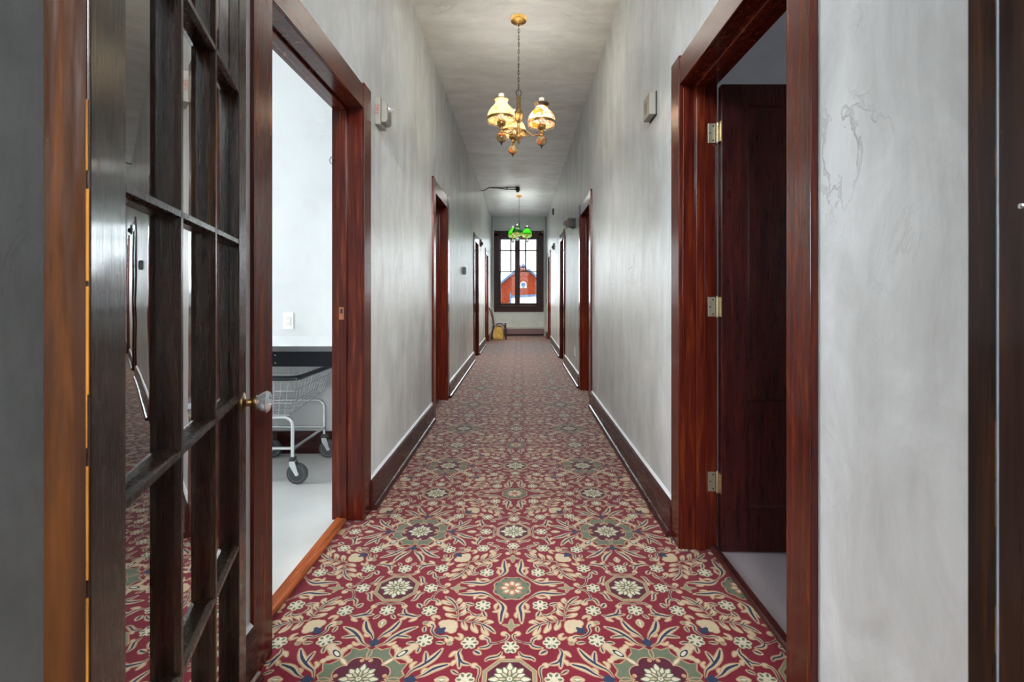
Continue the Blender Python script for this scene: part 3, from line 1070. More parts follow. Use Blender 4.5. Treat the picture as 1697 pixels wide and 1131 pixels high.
# local frame: +y along the door away from the hinge, +x the visible face (x=0), thickness to -x
FD.rotation_euler = (0, 0, math.atan2(0.351, 1.0))
LN, TH = 0.820, 0.040
TOPZ = 2.13
fm = MB()
fm.box(-TH, 0, 0, .088, .006, TOPZ); fm.box(-TH, 0, LN - .085, LN, .006, TOPZ)
fm.box(-TH, 0, .088, LN - .085, .006, .125); fm.box(-TH, 0, .088, LN - .085, 2.045, TOPZ)
FD['_base'] = [0, 0, 0]
fr_ = obj('frame', fm, french_w, FD, local=True, bevel=.002)
eg = MB(); eg.box(-TH + .001, -.003, -.0015, 0.0, .006, TOPZ)
ed = obj('worn_edge', eg, worn_w, FD, local=True, label='hinge edge of worn orange-brown bare wood')
rnd = random.Random(11)
ch = MB(); z = .02
while z < 2.1:
    l = rnd.uniform(.05, .16); wv = rnd.uniform(.0008, .0026)
    if z < 1.32 or rnd.random() < .25:
        ch.box(-.003, -.0028 + wv + .0028 * .0, -.0022, -.0010 + wv * .4, z, z + l)
    z += l + rnd.choice([.0, .006, .02])
obj('paint_chip', ch, bare_w, ed, local=True, label='bright orange bare wood along the chipped arris')
gy0, gy1 = .088, LN - .085
pw = (gy1 - gy0) / 3
zs = [.125, .515, .887, 1.284, 1.663, 2.045]
mt = MB()
mwid = .0095
for k in (1, 2):
    y = gy0 + pw * k
    mt.prism([(-.001, y - .005), (-.001, y + .005), (-.010, y + mwid), (-.030, y + mwid), (-TH + .001, y + .005), (-TH + .001, y - .005), (-.030, y - mwid), (-.010, y - mwid)], 'z', .125, 2.045)
for z in zs[1:-1]:
    mt.prism([(-.001, z - .005), (-.001, z + .005), (-.010, z + mwid), (-.030, z + mwid), (-TH + .001, z + .005), (-TH + .001, z - .005), (-.030, z - mwid), (-.010, z - mwid)], 'y', gy0, gy1)
obj('glazing_bars', mt, french_w, FD, local=True)
for i in range(3):
    for k in range(5):
        y0, y1 = gy0 + pw * i + mwid * .5, gy0 + pw * (i + 1) - mwid * .5
        obj('glass_pane', MB().prism([(-.0195, y0), (-.0215, y0), (-.0247, y1), (-.0227, y1)], 'z', zs[k] + mwid * .5, zs[k + 1] - mwid * .5), pane_m, FD, local=True)
kz, ky = .868, LN - .038
rs = MB(); rs.lathe([(0, 0), (.027, 0), (.027, .002), (.022, .004), (.012, .006), (.0095, .009), (.0095, .020), (.016, .021), (.019, .025), (.019, .031), (.014, .034), (0, .034)], (0, ky, kz), 24, 'x')
rose = obj('knob_rose', rs, brass_d, FD, local=True, smooth=True)
kb = MB(); kb.lathe([(0, .033), (.016, .033), (.024, .044), (.0290, .055), (.025, .063), (.012, .067), (0, .068)], (0, ky, kz), 12, 'x')
obj('glass_knob', kb, knob_m, rose, local=True, label='faceted clear glass door knob')

# ------------------------------------------------------------------ laundry room behind the left doorway
LX0, LX1, LY0, LY1 = -3.9, XL - WT, 0.3, 3.5
struct('wall_laundry_back', MB().box(LX0, LX1, LY1, LY1 + .12, 0, H), wall_plain, 'smooth bright white back wall of the laundry room', 'wall')
mb = MB()
mb.box(LX0, LX1, LY0 - .12, LY0, 0, H)
mb.box(LX0 - .12, LX0, LY0, 2.0, 0, H); mb.box(LX0 - .12, LX0, 3.3, LY1, 0, H); mb.box(LX0 - .12, LX0, 2.0, 3.3, 0, 1.2); mb.box(LX0 - .12, LX0, 2.0, 3.3, 2.3, H)
struct('wall_laundry', mb, wall_plain, 'white outer walls of the laundry room', 'wall')
struct('ceiling_laundry', MB().box(LX0 - .12, LX1, LY0 - .12, LY1 + .12, H, H + .12), wall_plain, 'white ceiling of the laundry room', 'ceiling')
struct('floor_laundry', MB().box(LX0 - .12, XL - .125, LY0 - .12, LY1 + .12, -.1, .004), tile_m, 'pale grey vinyl floor of the laundry room', 'floor')
struct('baseboard_laundry', MB().box(LX0, LX1, LY1 - .02, LY1, .004, .165), base_wx, 'dark wooden baseboard behind the laundry cart', 'baseboard', bevel=.003)

tb = empty('folding_table', (-2.0, 3.15, .7), 'long wall-mounted laundry table with pale glossy top and black front apron', 'table')
obj('table_top', MB().box(-3.2, -.975, 2.80, 3.5, .825, .852), [top_m], tb, bevel=.001)
obj('top_edge', MB().box(-3.2, -.975, 2.790, 2.80, .822, .852), edge_m, tb, label='grey front edge band')
ap = obj('apron', MB().box(-3.18, -.985, 2.80, 2.818, .735, .825), black_m, tb, label='black front apron')
for z in (.755, .80):
    sc = MB(); sc.lathe([(0, -.002), (.003, -.0015), (.003, 0)], (-1.42, 2.80, z), 8, 'y')
    obj('screw', sc, chrome, ap)
for x in (-3.1, -1.01):
    obj('bracket', MB().box(x - .015, x + .015, 2.83, 3.5, .79, .825), black_m, tb)

# outlet plates


def outlet(loc, axis, label):
    """axis: 'y' faces -y, 'x' faces -x"""
    e = empty('outlet', loc, label, 'electrical outlet')
    def bb(u0, u1, d0, d1, z0, z1):
        m = MB()
        if axis == 'y':
            m.box(loc[0] + u0, loc[0] + u1, loc[1] - d1, loc[1] - d0, loc[2] + z0, loc[2] + z1)
        else:
            m.box(loc[0] - d1, loc[0] - d0, loc[1] + u0, loc[1] + u1, loc[2] + z0, loc[2] + z1)
        return m
    obj('cover_plate', bb(-.038, .038, 0, .005, -.060, .060), white_pl, e, bevel=.002)
    obj('receptacle', bb(-.017, .017, .005, .009, -.034, .034), white_pl, e, bevel=.0015)
    sl = MB()
    for dz in (-.018, .018):
        for u in (-.007, .005):
            q = bb(u, u + .0022, .0088, .0096, dz - .002, dz + .007); sl.add(q.v, q.f)
        q = bb(-.0025, .0025, .0088, .0096, dz - .010, dz - .006); sl.add(q.v, q.f)
    obj('slots', sl, slot_m, e)
    return e


outlet((-1.68, 3.5, .962), 'y', 'white double outlet on the laundry wall above the table')
outlet((XR, 6.50, .39), 'x', 'white outlet low on the right hall wall beyond the second doorway')

# laundry cart
cx0, cx1, cy0, cy1 = -1.86, -1.325, 2.86, 3.42
cart = empty('laundry_cart', ((cx0 + cx1) / 2, (cy0 + cy1) / 2, .004), 'chrome wire laundry cart on grey casters under the table', 'laundry cart')
rz_ = .655
bx0, bx1, by0, by1, bz0, bz1 = cx0 + .075, cx1 - .065, cy0 + .05, cy1 - .02, .425, .47
wm = MB()


def lerp(a, b, t):
    return tuple(a[i] + (b[i] - a[i]) * t for i in range(3))


T4 = [(cx0, cy0, rz_), (cx1, cy0, rz_), (cx1, cy1, rz_), (cx0, cy1, rz_)]
B4 = [(bx0, by0, bz0), (bx1, by0, bz0), (bx1, by1, bz1), (bx0, by1, bz1)]
for t in (0.0, .33, .66, 1.0):
    ring = [lerp(B4[i], T4[i], t) for i in range(4)]
    for i in range(4):
        wm.tube([ring[i], ring[(i + 1) % 4]], .0026, 6)
for i in range(4):
    for k in range(13):
        f = k / 12
        wm.tube([lerp(B4[i], B4[(i + 1) % 4], f), lerp(T4[i], T4[(i + 1) % 4], f)], .0015, 5)
for k in range(1, 14):
    f = k / 14
    wm.tube([lerp(B4[0], B4[1], f), lerp(B4[3], B4[2], f)], .0015, 5)
for k in range(1, 8):
    f = k / 8
    wm.tube([lerp(B4[0], B4[3], f), lerp(B4[1], B4[2], f)], .0022, 5)
obj('wire_basket', wm, wire_m, cart, smooth=True)
rim = []
rc = .05
for (px_, py_), (a0) in zip(((cx1 - rc, cy0 + rc), (cx1 - rc, cy1 - rc), (cx0 + rc, cy1 - rc), (cx0 + rc, cy0 + rc)), (-90, 0, 90, 180)):
    for k in range(6):
        a = R(a0 + k * 18)
        rim.append((px_ + (rc + .006) * math.cos(a), py_ + (rc + .006) * math.sin(a), rz_))
bm_ = MB(); bm_.tube(rim, .015, 10, closed=True)
obj('bumper_rim', bm_, rubber, cart, smooth=True, label='dark rubber bumper around the basket rim')
fm = MB()
lx0_, lx1_ = cx0 + .09, -1.378
for y in (2.925, 3.40):
    pts = [(lx0_, y, .165), (lx0_, y, .36)] + [(lx0_ + .05 - .05 * math.cos(t), y, .36 + .05 * math.sin(t)) for t in np.linspace(.3, PI / 2, 5)]
    pts += [(lx1_ - .05 + .05 * math.sin(t), y, .36 + .05 * math.cos(t)) for t in np.linspace(0, PI / 2, 6)] + [(lx1_, y, .165)]
    fm.tube(pts, .0115, 12)
    fm.tube([(lx0_, y, .22), (lx1_, y, .22)], .009, 10)
for x in (lx0_, lx1_):
    fm.tube([(x, 2.925, .215), (x, 3.40, .215)], .010, 10)
obj('tube_frame', fm, chrome, cart, smooth=True)
for x in (lx0_, lx1_):
    for y in (2.925, 3.40):
        c = MB(); c.lathe([(.0, .172), (.014, .170), (.022, .165), (.022, .150), (.012, .147), (0, .147)], (x, y, 0), 16, 'z')
        cs = obj('caster', c, grey_pl, cart, smooth=True)
        fk = MB()
        for sy in (-.019, .0165):
            fk.prism([(x - .016, .150), (x + .018, .150), (x + .040, .075), (x + .034, .062), (x + .022, .062), (x - .012, .12)], 'y', y + sy, y + sy + .0025)
        fk.box(x - .016, x + .018, y - .019, y + .019, .146, .150)
        obj('fork', fk, chrome, cs)
        wx, wz = x + .028, .0680
        ty = MB(); ty.lathe([(.046, -.0125), (.058, -.0125), (.064, -.006), (.064, .006), (.058, .0125), (.046, .0125)], (wx, y, wz), 28, 'y')
        obj('tyre', ty, grey_pl, cs, smooth=True)
        wh = MB(); wh.lathe([(0, -.014), (.012, -.014), (.014, -.010), (.040, -.009), (.0465, -.0128), (.0465, .0128), (.040, .009), (.014, .010), (.012, .014), (0, .014)], (wx, y, wz), 24, 'y')
        obj('wheel_disc', wh, white_pl, cs, smooth=True)

# ------------------------------------------------------------------ room behind the right doorway
mb = MB()
mb.box(XR + WT, 4.2, 3.05, 3.17, 0, H); mb.box(XR + WT, 4.2, -.6, -.48, 0, H); mb.box(4.08, 4.2, -.48, 3.05, 0, H)
struct('wall_side_room', mb, dim_m, 'plain grey walls of the dim room behind the open door', 'wall')
struct('ceiling_side_room', MB().box(XR + WT, 4.2, -.6, 3.17, H, H + .12), dim_m, 'grey ceiling of the dim room behind the open door', 'ceiling')
struct('floor_side_room', MB().box(XR + .140, 4.2, -.6, 3.17, -.1, .003), lav_m, 'plain lavender-grey carpet of the room behind the open door', 'floor')

# ------------------------------------------------------------------ end window
wy = YE
w1 = empty('window_1', (0, wy, 0), 'tall dark-framed sash window at the end of the hall', 'window', kind='structure')
cs = MB()
cs.box(-.735, WX0, wy - .028, wy, WZ0, 2.86); cs.box(WX1, .655, wy - .028, wy, WZ0, 2.86)
cs.box(-.735, .655, wy - .028, wy, 2.80, 2.94)
cs.box(WX0, WX1, wy - .028, wy, WZ1, 2.80)
obj('casing', cs, window_w, w1, bevel=.004)
obj('window_sill', MB().box(-.745, .665, wy - .07, wy + .06, WZ0 - .03, WZ0), window_w, w1, bevel=.006)
obj('apron', MB().box(-.735, .655, wy - .026, wy, .675, WZ0 - .03), window_w, w1, bevel=.004)
fr2 = MB()
fr2.box(WX0, WX0 + .03, wy + .0, wy + .25, WZ0, WZ1); fr2.box(WX1 - .03, WX1, wy, wy + .25, WZ0, WZ1)
fr2.box(WX0, WX1, wy, wy + .25, WZ1 - .03, WZ1); fr2.box(WX0, WX1, wy + .06, wy + .25, WZ0 - .0, WZ0 + .02)
obj('jamb', fr2, window_w, w1)
obj('mullion', MB().box(-.115, -.035, wy + .02, wy + .12, WZ0, WZ1 - .03), window_w, w1, bevel=.003)
ZM = 1.80
for k, (z0, z1, y0) in enumerate(((WZ0 + .02, ZM + .015, wy + .05), (ZM - .015, WZ1 - .03, wy + .095))):
    s_ = MB()
    for xa, xb in ((WX0 + .03, -.115), (-.035, WX1 - .03)):
        s_.box(xa, xa + .03, y0, y0 + .035, z0, z1); s_.box(xb - .03, xb, y0, y0 + .035, z0, z1)
        s_.box(xa, xb, y0, y0 + .035, z0, z0 + (.05 if k == 0 else .03)); s_.box(xa, xb, y0, y0 + .035, z1 - .03, z1)
    if k == 1:
        s_.box(-.281, -.243, y0 + .004, y0 + .03, z0, z1); s_.box(.132, .170, y0 + .004, y0 + .03, z0, z1)
        for xa, xb in ((WX0 + .03, -.115), (-.035, WX1 - .03)):
            s_.box(xa, xb, y0 + .004, y0 + .03, 2.382, 2.420)
    sh = obj('sash', s_, window_w, w1)
    for xa, xb in ((WX0 + .05, -.13), (-.02, WX1 - .05)):
        obj('glass_pane', MB().box(xa, xb, y0 + .016, y0 + .019, z0 + .02, z1 - .02), clear_m, sh)
for x in (-.715, .625):
    b_ = MB(); b_.box(x - .012, x + .012, wy - .034, wy - .028, 2.885, 2.945)
    b_.tube([(x, wy - .03, 2.92), (x, wy - .07, 2.92), (x, wy - .085, 2.935)], .006, 8)
    b_.lathe([(0, -.02), (.014, -.012), (.018, 0), (.012, .014), (0, .018)], (x, wy - .085, 2.945), 12)
    obj('curtain_bracket', b_, brass_d, base=(x, wy - .028, 2.9), smooth=True, label='small metal curtain rod bracket on the window\'s upper %s corner' % ('left' if x < 0 else 'right'), cat='curtain bracket')

# heater, pipes
ht = empty('baseboard_heater', (.14, YE - .05, 0), 'long low burgundy baseboard heater with grey top under the end window', 'heater')
obj('heater_body', MB().prism([(YE - .002, .02), (YE - .075, .03), (YE - .085, .06), (YE - .075, .20), (YE - .002, .20)], 'x', -.46, .66), heat_m, ht, bevel=.003)
obj('heater_top', MB().box(-.465, .665, YE - .09, YE - .002, .200, .245), heat_t, ht, bevel=.004)
obj('heater_foot', MB().box(-.44, .64, YE - .06, YE - .002, .0, .03), slot_m, ht)
pv = MB(); pv.tube([(.70, YE - .10, .012), (.70, YE - .10, .15), (.69, YE - .06, .17), (.666, YE - .045, .17)], .018, 10)
obj('heater_valve', pv, pipe_m, ht, smooth=True)
for x, lb in ((-.755, 'left'), (.690, 'right')):
    pm = MB(); pm.tube([(x, YE - .03, .0 + BZ * (0)), (x, YE - .03, H)], .022, 14)
    obj('heating_pipe', pm, pipe_m, base=(x, YE - .03, 0), smooth=True, label='grey-green painted vertical pipe in the %s corner of the end wall' % lb, cat='pipe')
sw = MB(); sw.box(XR - .012, XR, YE - .40, YE - .33, .92, 1.03); obj('wall_switch', sw, grey_box, base=(XR, YE - .36, .97), bevel=.002, label='dark little wall plate right of the end window', cat='switch')

# ------------------------------------------------------------------ building outside
YB = 50.0
bl = empty('brick_building', (.25, YB, -5), 'red brick gabled building seen through the end window', 'building')
wl = MB(); wl.prism([(-6.2, -5), (6.7, -5), (6.7, -1.3), (.25, 4.15), (-6.2, -1.3)], 'y', YB, YB + 12)
obj('brick_wall', wl, brick_m, bl)
rf = MB()
for s in (-1, 1):
    rf.prism([(.25, 4.15), (.25, 4.42), (.25 + s * 6.9, -1.42), (.25 + s * 6.9, -1.69)], 'y', YB - .35, YB + 12.3)
obj('roof', rf, slate_m, bl)
rw = MB(); rw.lathe([(.24, -.06), (.33, -.06), (.33, .0), (.24, 0)], (.33, YB, 2.2), 28, 'y', close=False)
rw.prism([(.0, 1.86), (.66, 1.86), (.66, 1.95), (.0, 1.95)], 'y', YB - .06, YB)
rw.prism([(0.0, 1.86), (.07, 1.86), (.09, 2.2), (.0, 2.2)], 'y', YB - .05, YB)
rw.prism([(.59, 1.86), (.66, 1.86), (.66, 2.2), (.57, 2.2)], 'y', YB - .05, YB)
rnw = obj('round_window', rw, snow_m, bl, label='round white-rimmed attic window')
obj('pane', MB().lathe([(0, -.02), (.25, -.02), (.25, 0)], (.33, YB, 2.2), 24, 'y'), slate_m, rnw)
an = empty('low_annex', (2.5, 40, -5), 'low annex with sloping white roof in front of the brick gable', 'building')
obj('white_roof', MB().prism([(-.85, .33), (-.85, .90), (3.0, 1.12), (7.5, 1.2), (7.5, .2), (-.85, .2)], 'y', 40, 46), snow_m, an)
obj('roof_edge', MB().prism([(-.80, .90), (-.80, 1.10), (7.6, 1.42), (7.6, 1.2), (3.0, 1.12)], 'y', 39.9, 46), slate_m, an, label='dark blue-grey edge along the roof')
obj('annex_wall', MB().box(-.6, 7.4, 40.2, 45.8, -5, .2), brick_m, an)
obj('flue', MB().box(-.84, -.74, 39.7, 39.8 + .1, .3, 1.35), slate_m, an)
struct('ground_outside', MB().box(-60, 60, 14.5, 120, -5.2, -5), ground_m, 'winter ground outside the window', 'ground')

# ------------------------------------------------------------------ chandeliers


def chandelier(loc, angs, kind, label):
    x, y = loc
    e = empty('chandelier', (x, y, H), label, 'chandelier')
    obj('canopy', MB().lathe([(0, H), (.064, H), (.066, H - .008), (.060, H - .028), (.040, H - .040), (.014, H - .046), (.010, H - .060), (0, H - .062)], (x, y, 0), 28), brass, e, smooth=True)
    c = MB()
    z = H - .055
    k = 0
    while z > 2.775:
        r_, h_ = .0075, .017
        pts = []
        for t in np.linspace(0, 2 * PI, 13)[:-1]:
            u, v_ = r_ * math.cos(t), h_ * math.sin(t)
            pts.append((x + (u if k % 2 else 0), y + (0 if k % 2 else u), z - h_ + v_))
        c.tube(pts, .0018, 6, closed=True)
        z -= .0275; k += 1
    c.tube([(x, y, H - .05), (x + .004, y, 3.1), (x - .003, y, 2.95), (x, y, 2.72)], .0016, 6)
    obj('chain', c, iron_d, e, smooth=True)
    rg = MB(); rg.tube([(x + .021 * math.cos(t), y, 2.745 + .025 * math.sin(t)) for t in np.linspace(0, 2 * PI, 19)[:-1]], .003, 8, closed=True)
    obj('loop_ring', rg, iron_d, e, smooth=True)
    bd = MB()
    bd.lathe([(0, 2.725), (.008, 2.722), (.016, 2.715), (.017, 2.62), (.020, 2.612), (.033, 2.590), (.036, 2.575), (.034, 2.55), (.026, 2.525), (.018, 2.512), (.011, 2.505), (.011, 2.415), (.020, 2.412), (.033, 2.405), (.033, 2.398), (.022, 2.378), (.010, 2.365), (.007, 2.345), (0, 2.332)], (x, y, 0), 24)
    obj('column', bd, brass_d if kind == 'cream' else iron_d, e, smooth=True)
    for i, ad in enumerate(angs):
        a = R(ad)
        d = (math.cos(a), math.sin(a))
        rr = .185
        am = MB()
        pth = smooth_path([(x + d[0] * q, y + d[1] * q, zz) for q, zz in ((.012, 2.43), (.045, 2.452), (.075, 2.428), (.115, 2.398), (.155, 2.398), (rr, 2.404))], 6)
        am.tube(pth, .0048, 8)
        pth = smooth_path([(x + d[0] * q, y + d[1] * q, zz) for q, zz in ((.075, 2.428), (.06, 2.405), (.075, 2.392), (.09, 2.402), (.082, 2.412))], 5)
        am.tube(pth, .003, 6)
        arm = obj('arm', am, brass_d, e, smooth=True)
        lx, ly = x + d[0] * rr, y + d[1] * rr
        bn = MB()
        bn.lathe([(.009, 2.385), (.016, 2.388), (.011, 2.395), (.010, 2.405), (.015, 2.412), (.011, 2.42), (.012, 2.432), (.026, 2.440), (.033, 2.452), (.034, 2.462), (.030, 2.466), (.034, 2.470), (.034, 2.478), (.012, 2.480), (.012, 2.512), (0, 2.514)], (lx, ly, 0), 20)
        obj('burner', bn, brass_d, arm, smooth=True)
        fi = MB(); fi.lathe([(0, 2.288), (.004, 2.292), (.006, 2.303), (.014, 2.312), (.018, 2.318), (0, 2.318)], (lx, ly, 0), 14)
        obj('finial', fi, iron_d, arm, smooth=True)
        bl_ = MB(); bl_.lathe([(.008, 2.313)] + [(.041 * math.cos(t), 2.350 + .038 * math.sin(t)) for t in np.linspace(-1.25, 1.25, 12)] + [(.008, 2.387)], (lx, ly, 0), 22)
        obj('ball', bl_, ball_m if kind == 'cream' else ballg_m, arm, smooth=True)
        if kind == 'cream':
            sm_ = shade_flor if i == 1 else shade_plain
        else:
            sm_ = shade_dgreen if i == 0 else shade_green
        prof = [(.105, 2.490), (.107, 2.505), (.105, 2.522), (.097, 2.545), (.082, 2.568), (.063, 2.588), (.050, 2.602), (.046, 2.614), (.048, 2.626), (.056, 2.638)]
        sh = MB()
        sh.lathe(prof + [(r_ - .003, z_) for r_, z_ in reversed(prof)], (lx, ly, 0), 32, close=False)
        n_ = len(sh.v) // 32
        sh.add([], [])
        shade = obj('lamp_shade', sh, sm_, arm, smooth=True)
        rn = MB(); rn.lathe([(.1045, 2.480), (.1095, 2.481), (.1105, 2.490), (.1095, 2.499), (.1065, 2.500), (.1065, 2.49), (.1045, 2.480)], (lx, ly, 0), 36, close=False)
        for k3 in range(3):
            t = a + k3 * 2 * PI / 3 + .5
            rn.tube([(lx + .033 * math.cos(t), ly + .033 * math.sin(t), 2.47), (lx + .107 * math.cos(t), ly + .107 * math.sin(t), 2.483)], .0018, 6)
        obj('shade_ring', rn, brass_d, shade, smooth=True)
        tp = MB(); tp.lathe([(.0575, 2.634), (.0590, 2.638), (.0575, 2.641), (.0545, 2.639)] if i != 1 else [(.047, 2.614), (.0505, 2.626), (.0590, 2.638), (.0575, 2.642), (.0480, 2.628), (.045, 2.614)], (lx, ly, 0), 28, close=False)
        obj('top_rim', tp, iron_d if i == 1 else brass_d, shade, smooth=True)
        # pierced crown below the ring
        cr = MB()
        nn = 24 if kind == 'cream' else 20
        for k3 in range(nn):
            t0 = 2 * PI * k3 / nn
            pts = [(lx + (.1065) * math.cos(t0 + q * 2 * PI / nn), ly + .1065 * math.sin(t0 + q * 2 * PI / nn), 2.482 - .020 * math.sin(PI * q)) for q in np.linspace(0, 1, 6)]
            cr.tube(pts, .0016, 5)
        obj('pierced_crown', cr, brass_d, shade, smooth=True)
        if kind == 'green':
            fz = MB()
            pr = [(.104, 2.488), (.110, 2.470), (.102, 2.448), (.082, 2.430), (.060, 2.420)]
            fz.lathe(pr, (lx, ly, 0), 32, close=False)
            for rr_, zz_ in ((.108, 2.468), (.095, 2.440), (.075, 2.427)):
                for q in range(18):
                    t = 2 * PI * (q + (.5 if rr_ == .095 else 0)) / 18
                    fz.lathe([(0, -.006), (.006, -.003), (.006, .003), (0, .006)], (lx + rr_ * math.cos(t), ly + rr_ * math.sin(t), zz_), 6)
            obj('glass_frill', fz, frill_m, shade, smooth=True)
        cg = MB(); cg.lathe([(.021, 2.480), (.026, 2.51), (.022, 2.56), (.020, 2.60), (.0215, 2.682), (.0205, 2.682), (.019, 2.60), (.021, 2.56), (.025, 2.51), (.020, 2.480)], (lx, ly, 0), 20, close=False)
        obj('glass_chimney', cg, chim_m, arm, smooth=True)
        bu = MB(); bu.lathe([(0, 2.512), (.008, 2.514), (.012, 2.53), (.013, 2.545), (.008, 2.565), (0, 2.575)], (lx, ly, 0), 14)
        obj('bulb', bu, bulb_m if kind == 'cream' else bulb_g, arm, smooth=True)
    return e


chandelier((-.012, 3.81), (-135, -15, 105), 'cream', 'brass three-lamp chandelier with cream and flowered shades hanging from a chain')
chandelier((-.024, 10.6), (-102, 18, 138), 'green', 'three-lamp chandelier with green glass shades before the end window')

# junction box with surface conduit on the ceiling
jb = empty('ceiling_junction_box', (-.05, 9.8, H), 'dark ceiling junction box with twin conduits running to the left wall', 'junction box')
q = MB(); q.lathe([(0, H), (.042, H), (.042, H - .05), (.055, H - .052), (.055, H - .062), (.030, H - .068), (.030, H - .10), (0, H - .102)], (-.05, 9.8, 0), 20)
obj('box', q, iron_d, jb, smooth=True)
cd = MB()
cd.tube(smooth_path([(-.09, 9.80, H - .016), (-.30, 9.79, H - .012), (-.50, 9.78, H - .012), (-.63, 9.78, H - .016), (-.72, 9.79, H - .060), (XL + .004, 9.80, H - .072)], 6), .008, 8)
cd.tube(smooth_path([(-.09, 9.83, H - .038), (-.30, 9.82, H - .036), (-.45, 9.80, H - .016), (-.58, 9.80, H - .013)], 6), .008, 8)
cd.box(-.270, -.255, 9.77, 9.84, H - .05, H)
obj('conduit', cd, iron_d, jb, smooth=True)

# ------------------------------------------------------------------ wall devices


def text_mesh(body, size, mat, parent, M_, label=None):
    cu = bpy.data.curves.new('lettering', 'FONT')
    cu.body = body; cu.size = size; cu.extrude = .0003; cu.align_x = 'CENTER'; cu.align_y = 'CENTER'
    t = bpy.data.objects.new('tmp_text', cu)
    COL.objects.link(t)
    bpy.context.view_layer.update()
    me = bpy.data.meshes.new_from_object(t.evaluated_get(bpy.context.evaluated_depsgraph_get()))
    bpy.data.objects.remove(t)
    me.transform(M_)
    o = bpy.data.objects.new('lettering', me)
    me.materials.clear(); me.materials.append(mat)
    COL.objects.link(o); o.parent = parent
    return o


# fire alarm on the left wall by the laundry doorway
fa = empty('fire_alarm', (XL, 2.73, 2.17), 'off-white fire alarm horn strobe on the wall beside the laundry doorway', 'fire alarm')
X0 = XL
obj('back_box', MB().box(X0, X0 + .032, 2.67, 2.79, 2.095, 2.250), offw_pl, fa, bevel=.004)
bb_ = MB(); bb_.prism([(X0 + .032, 2.112), (X0 + .056, 2.112), (X0 + .066, 2.125), (X0 + .066, 2.21), (X0 + .052, 2.236), (X0 + .032, 2.238)], 'y', 2.683, 2.778)
obj('horn_body', bb_, offw_pl, fa, bevel=.004)
gl = MB(); gl.lathe([(0, .026), (.012, .024), (.022, .014), (.026, .0), (.024, -.006)], (X0 + .060, 2.728, 2.200), 14, 'x')
obj('strobe_lens', gl, knob_m, fa)
sl = MB()
for k in range(4): sl.box(X0 + .0655, X0 + .067, 2.70, 2.76, 2.130 + k * .012, 2.135 + k * .012)
obj('horn_slots', sl, slot_m, fa)
M1 = Matrix.Translation((.016, -.0605, .010)) @ Matrix.Rotation(PI / 2, 4, 'X') @ Matrix.Rotation(PI / 2, 4, 'Z')
text_mesh('FIRE', .030, red_ink, fa, M1)
obj('red_strip', MB().box(0, 0, 0, 0, 0, 0), red_ink, fa) if False else None

# chime box on the right wall before the open doorway
dc = empty('door_chime', (XR, 2.66, 2.185), 'off-white slotted wall box high on the wall beside the open mahogany door', 'wall box')
obj('housing', MB().box(XR - .040, XR - .004, 2.60, 2.73, 2.125, 2.245), offw_pl, dc, bevel=.004)
obj('back_plate', MB().box(XR - .004, XR, 2.597, 2.733, 2.120, 2.249), grey_box, dc)
sl = MB()
for k in range(3): sl.box(XR - .0405, XR - .0395, 2.655 + k * .018, 2.664 + k * .018, 2.150, 2.215)
obj('slots', sl, slot_m, dc)

# thermostat, strobes, detector, emergency light
th_ = empty('thermostat', (XL, 6.85, 1.49), 'dark thermostat at eye height on the left hall wall', 'thermostat')
obj('body', MB().box(XL, XL + .034, 6.80, 6.90, 1.44, 1.545), teal_pl, th_, bevel=.003)
obj('cover', MB().box(XL + .034, XL + .040, 6.815, 6.885, 1.452, 1.533), teal_pl, th_, bevel=.002)
for loc, s, lb in (((XL, 9.70, 2.19), 1, 'dark strobe alarm on the left wall past the third doorway'), ((XR, 10.4, 2.19), -1, 'dark strobe alarm on the right wall between third and last doorways')):
    st = empty('strobe_alarm', loc, lb, 'fire alarm')
    x = loc[0]
    def bx(d0, d1, y0, y1, z0, z1):
        return MB().box(min(x + s * d0, x + s * d1), max(x + s * d0, x + s * d1), loc[1] + y0, loc[1] + y1, loc[2] + z0, loc[2] + z1)
    obj('back_box', bx(0, .032, -.06, .06, -.07, .07), teal_pl, st, bevel=.003)
    lm = MB(); lm.lathe([(0, s * .030), (.026, s * .024), (.040, s * .008), (.042, 0)], (x + s * .032, loc[1], loc[2] - .012), 16, 'x')
    obj('strobe_lens', lm, grey_box, st, smooth=True)
sd = empty('smoke_detector', (XR, 10.5, 2.96), 'round smoke detector high on the right hall wall', 'smoke detector')
obj('base', MB().lathe([(.075, 0), (.075, -.012)], (XR, 10.5, 2.96), 28, 'x'), offw_pl, sd, smooth=True)
obj('cover', MB().lathe([(.072, -.012), (.070, -.030), (.055, -.038), (0, -.040)], (XR, 10.5, 2.96), 28, 'x'), grey_box, sd, smooth=True)

el = empty('emergency_light', (XR, 6.45, 2.10), 'grey finned emergency light bracketed to the right wall beyond the second doorway', 'emergency light')
obj('wall_bracket', MB().prism([(XR, 2.045), (XR - .075, 2.045), (XR - .085, 2.10), (XR - .065, 2.165), (XR, 2.17)], 'y', 6.40, 6.50), grey_box, el, bevel=.003)
hd_ = MB(); body = [(-.060, -.045), (.060, -.045), (.060, .045), (-.060, .045)]
ca, sa = math.cos(R(38)), math.sin(R(38))
cxh, czh = XR - .098, 2.103
def rot2(u, v_): return (cxh + u * ca - v_ * sa, czh + u * sa + v_ * ca)
hd_.prism([rot2(*p_) for p_ in body], 'y', 6.385, 6.515)
hh = obj('lamp_head', hd_, grey_box, el, bevel=.004)
fn = MB()
for k in range(5):
    u = -.048 + k * .024
    fn.prism([rot2(u - .003, -.052), rot2(u + .003, -.052), rot2(u + .003, .052), rot2(u - .003, .052)], 'y', 6.377, 6.523)
obj('cooling_fins', fn, iron_d, hh)
tb_ = MB(); tb_.tube([(XR - .03, 6.45, 2.045), (XR - .034, 6.45, 2.018)], .005, 8)
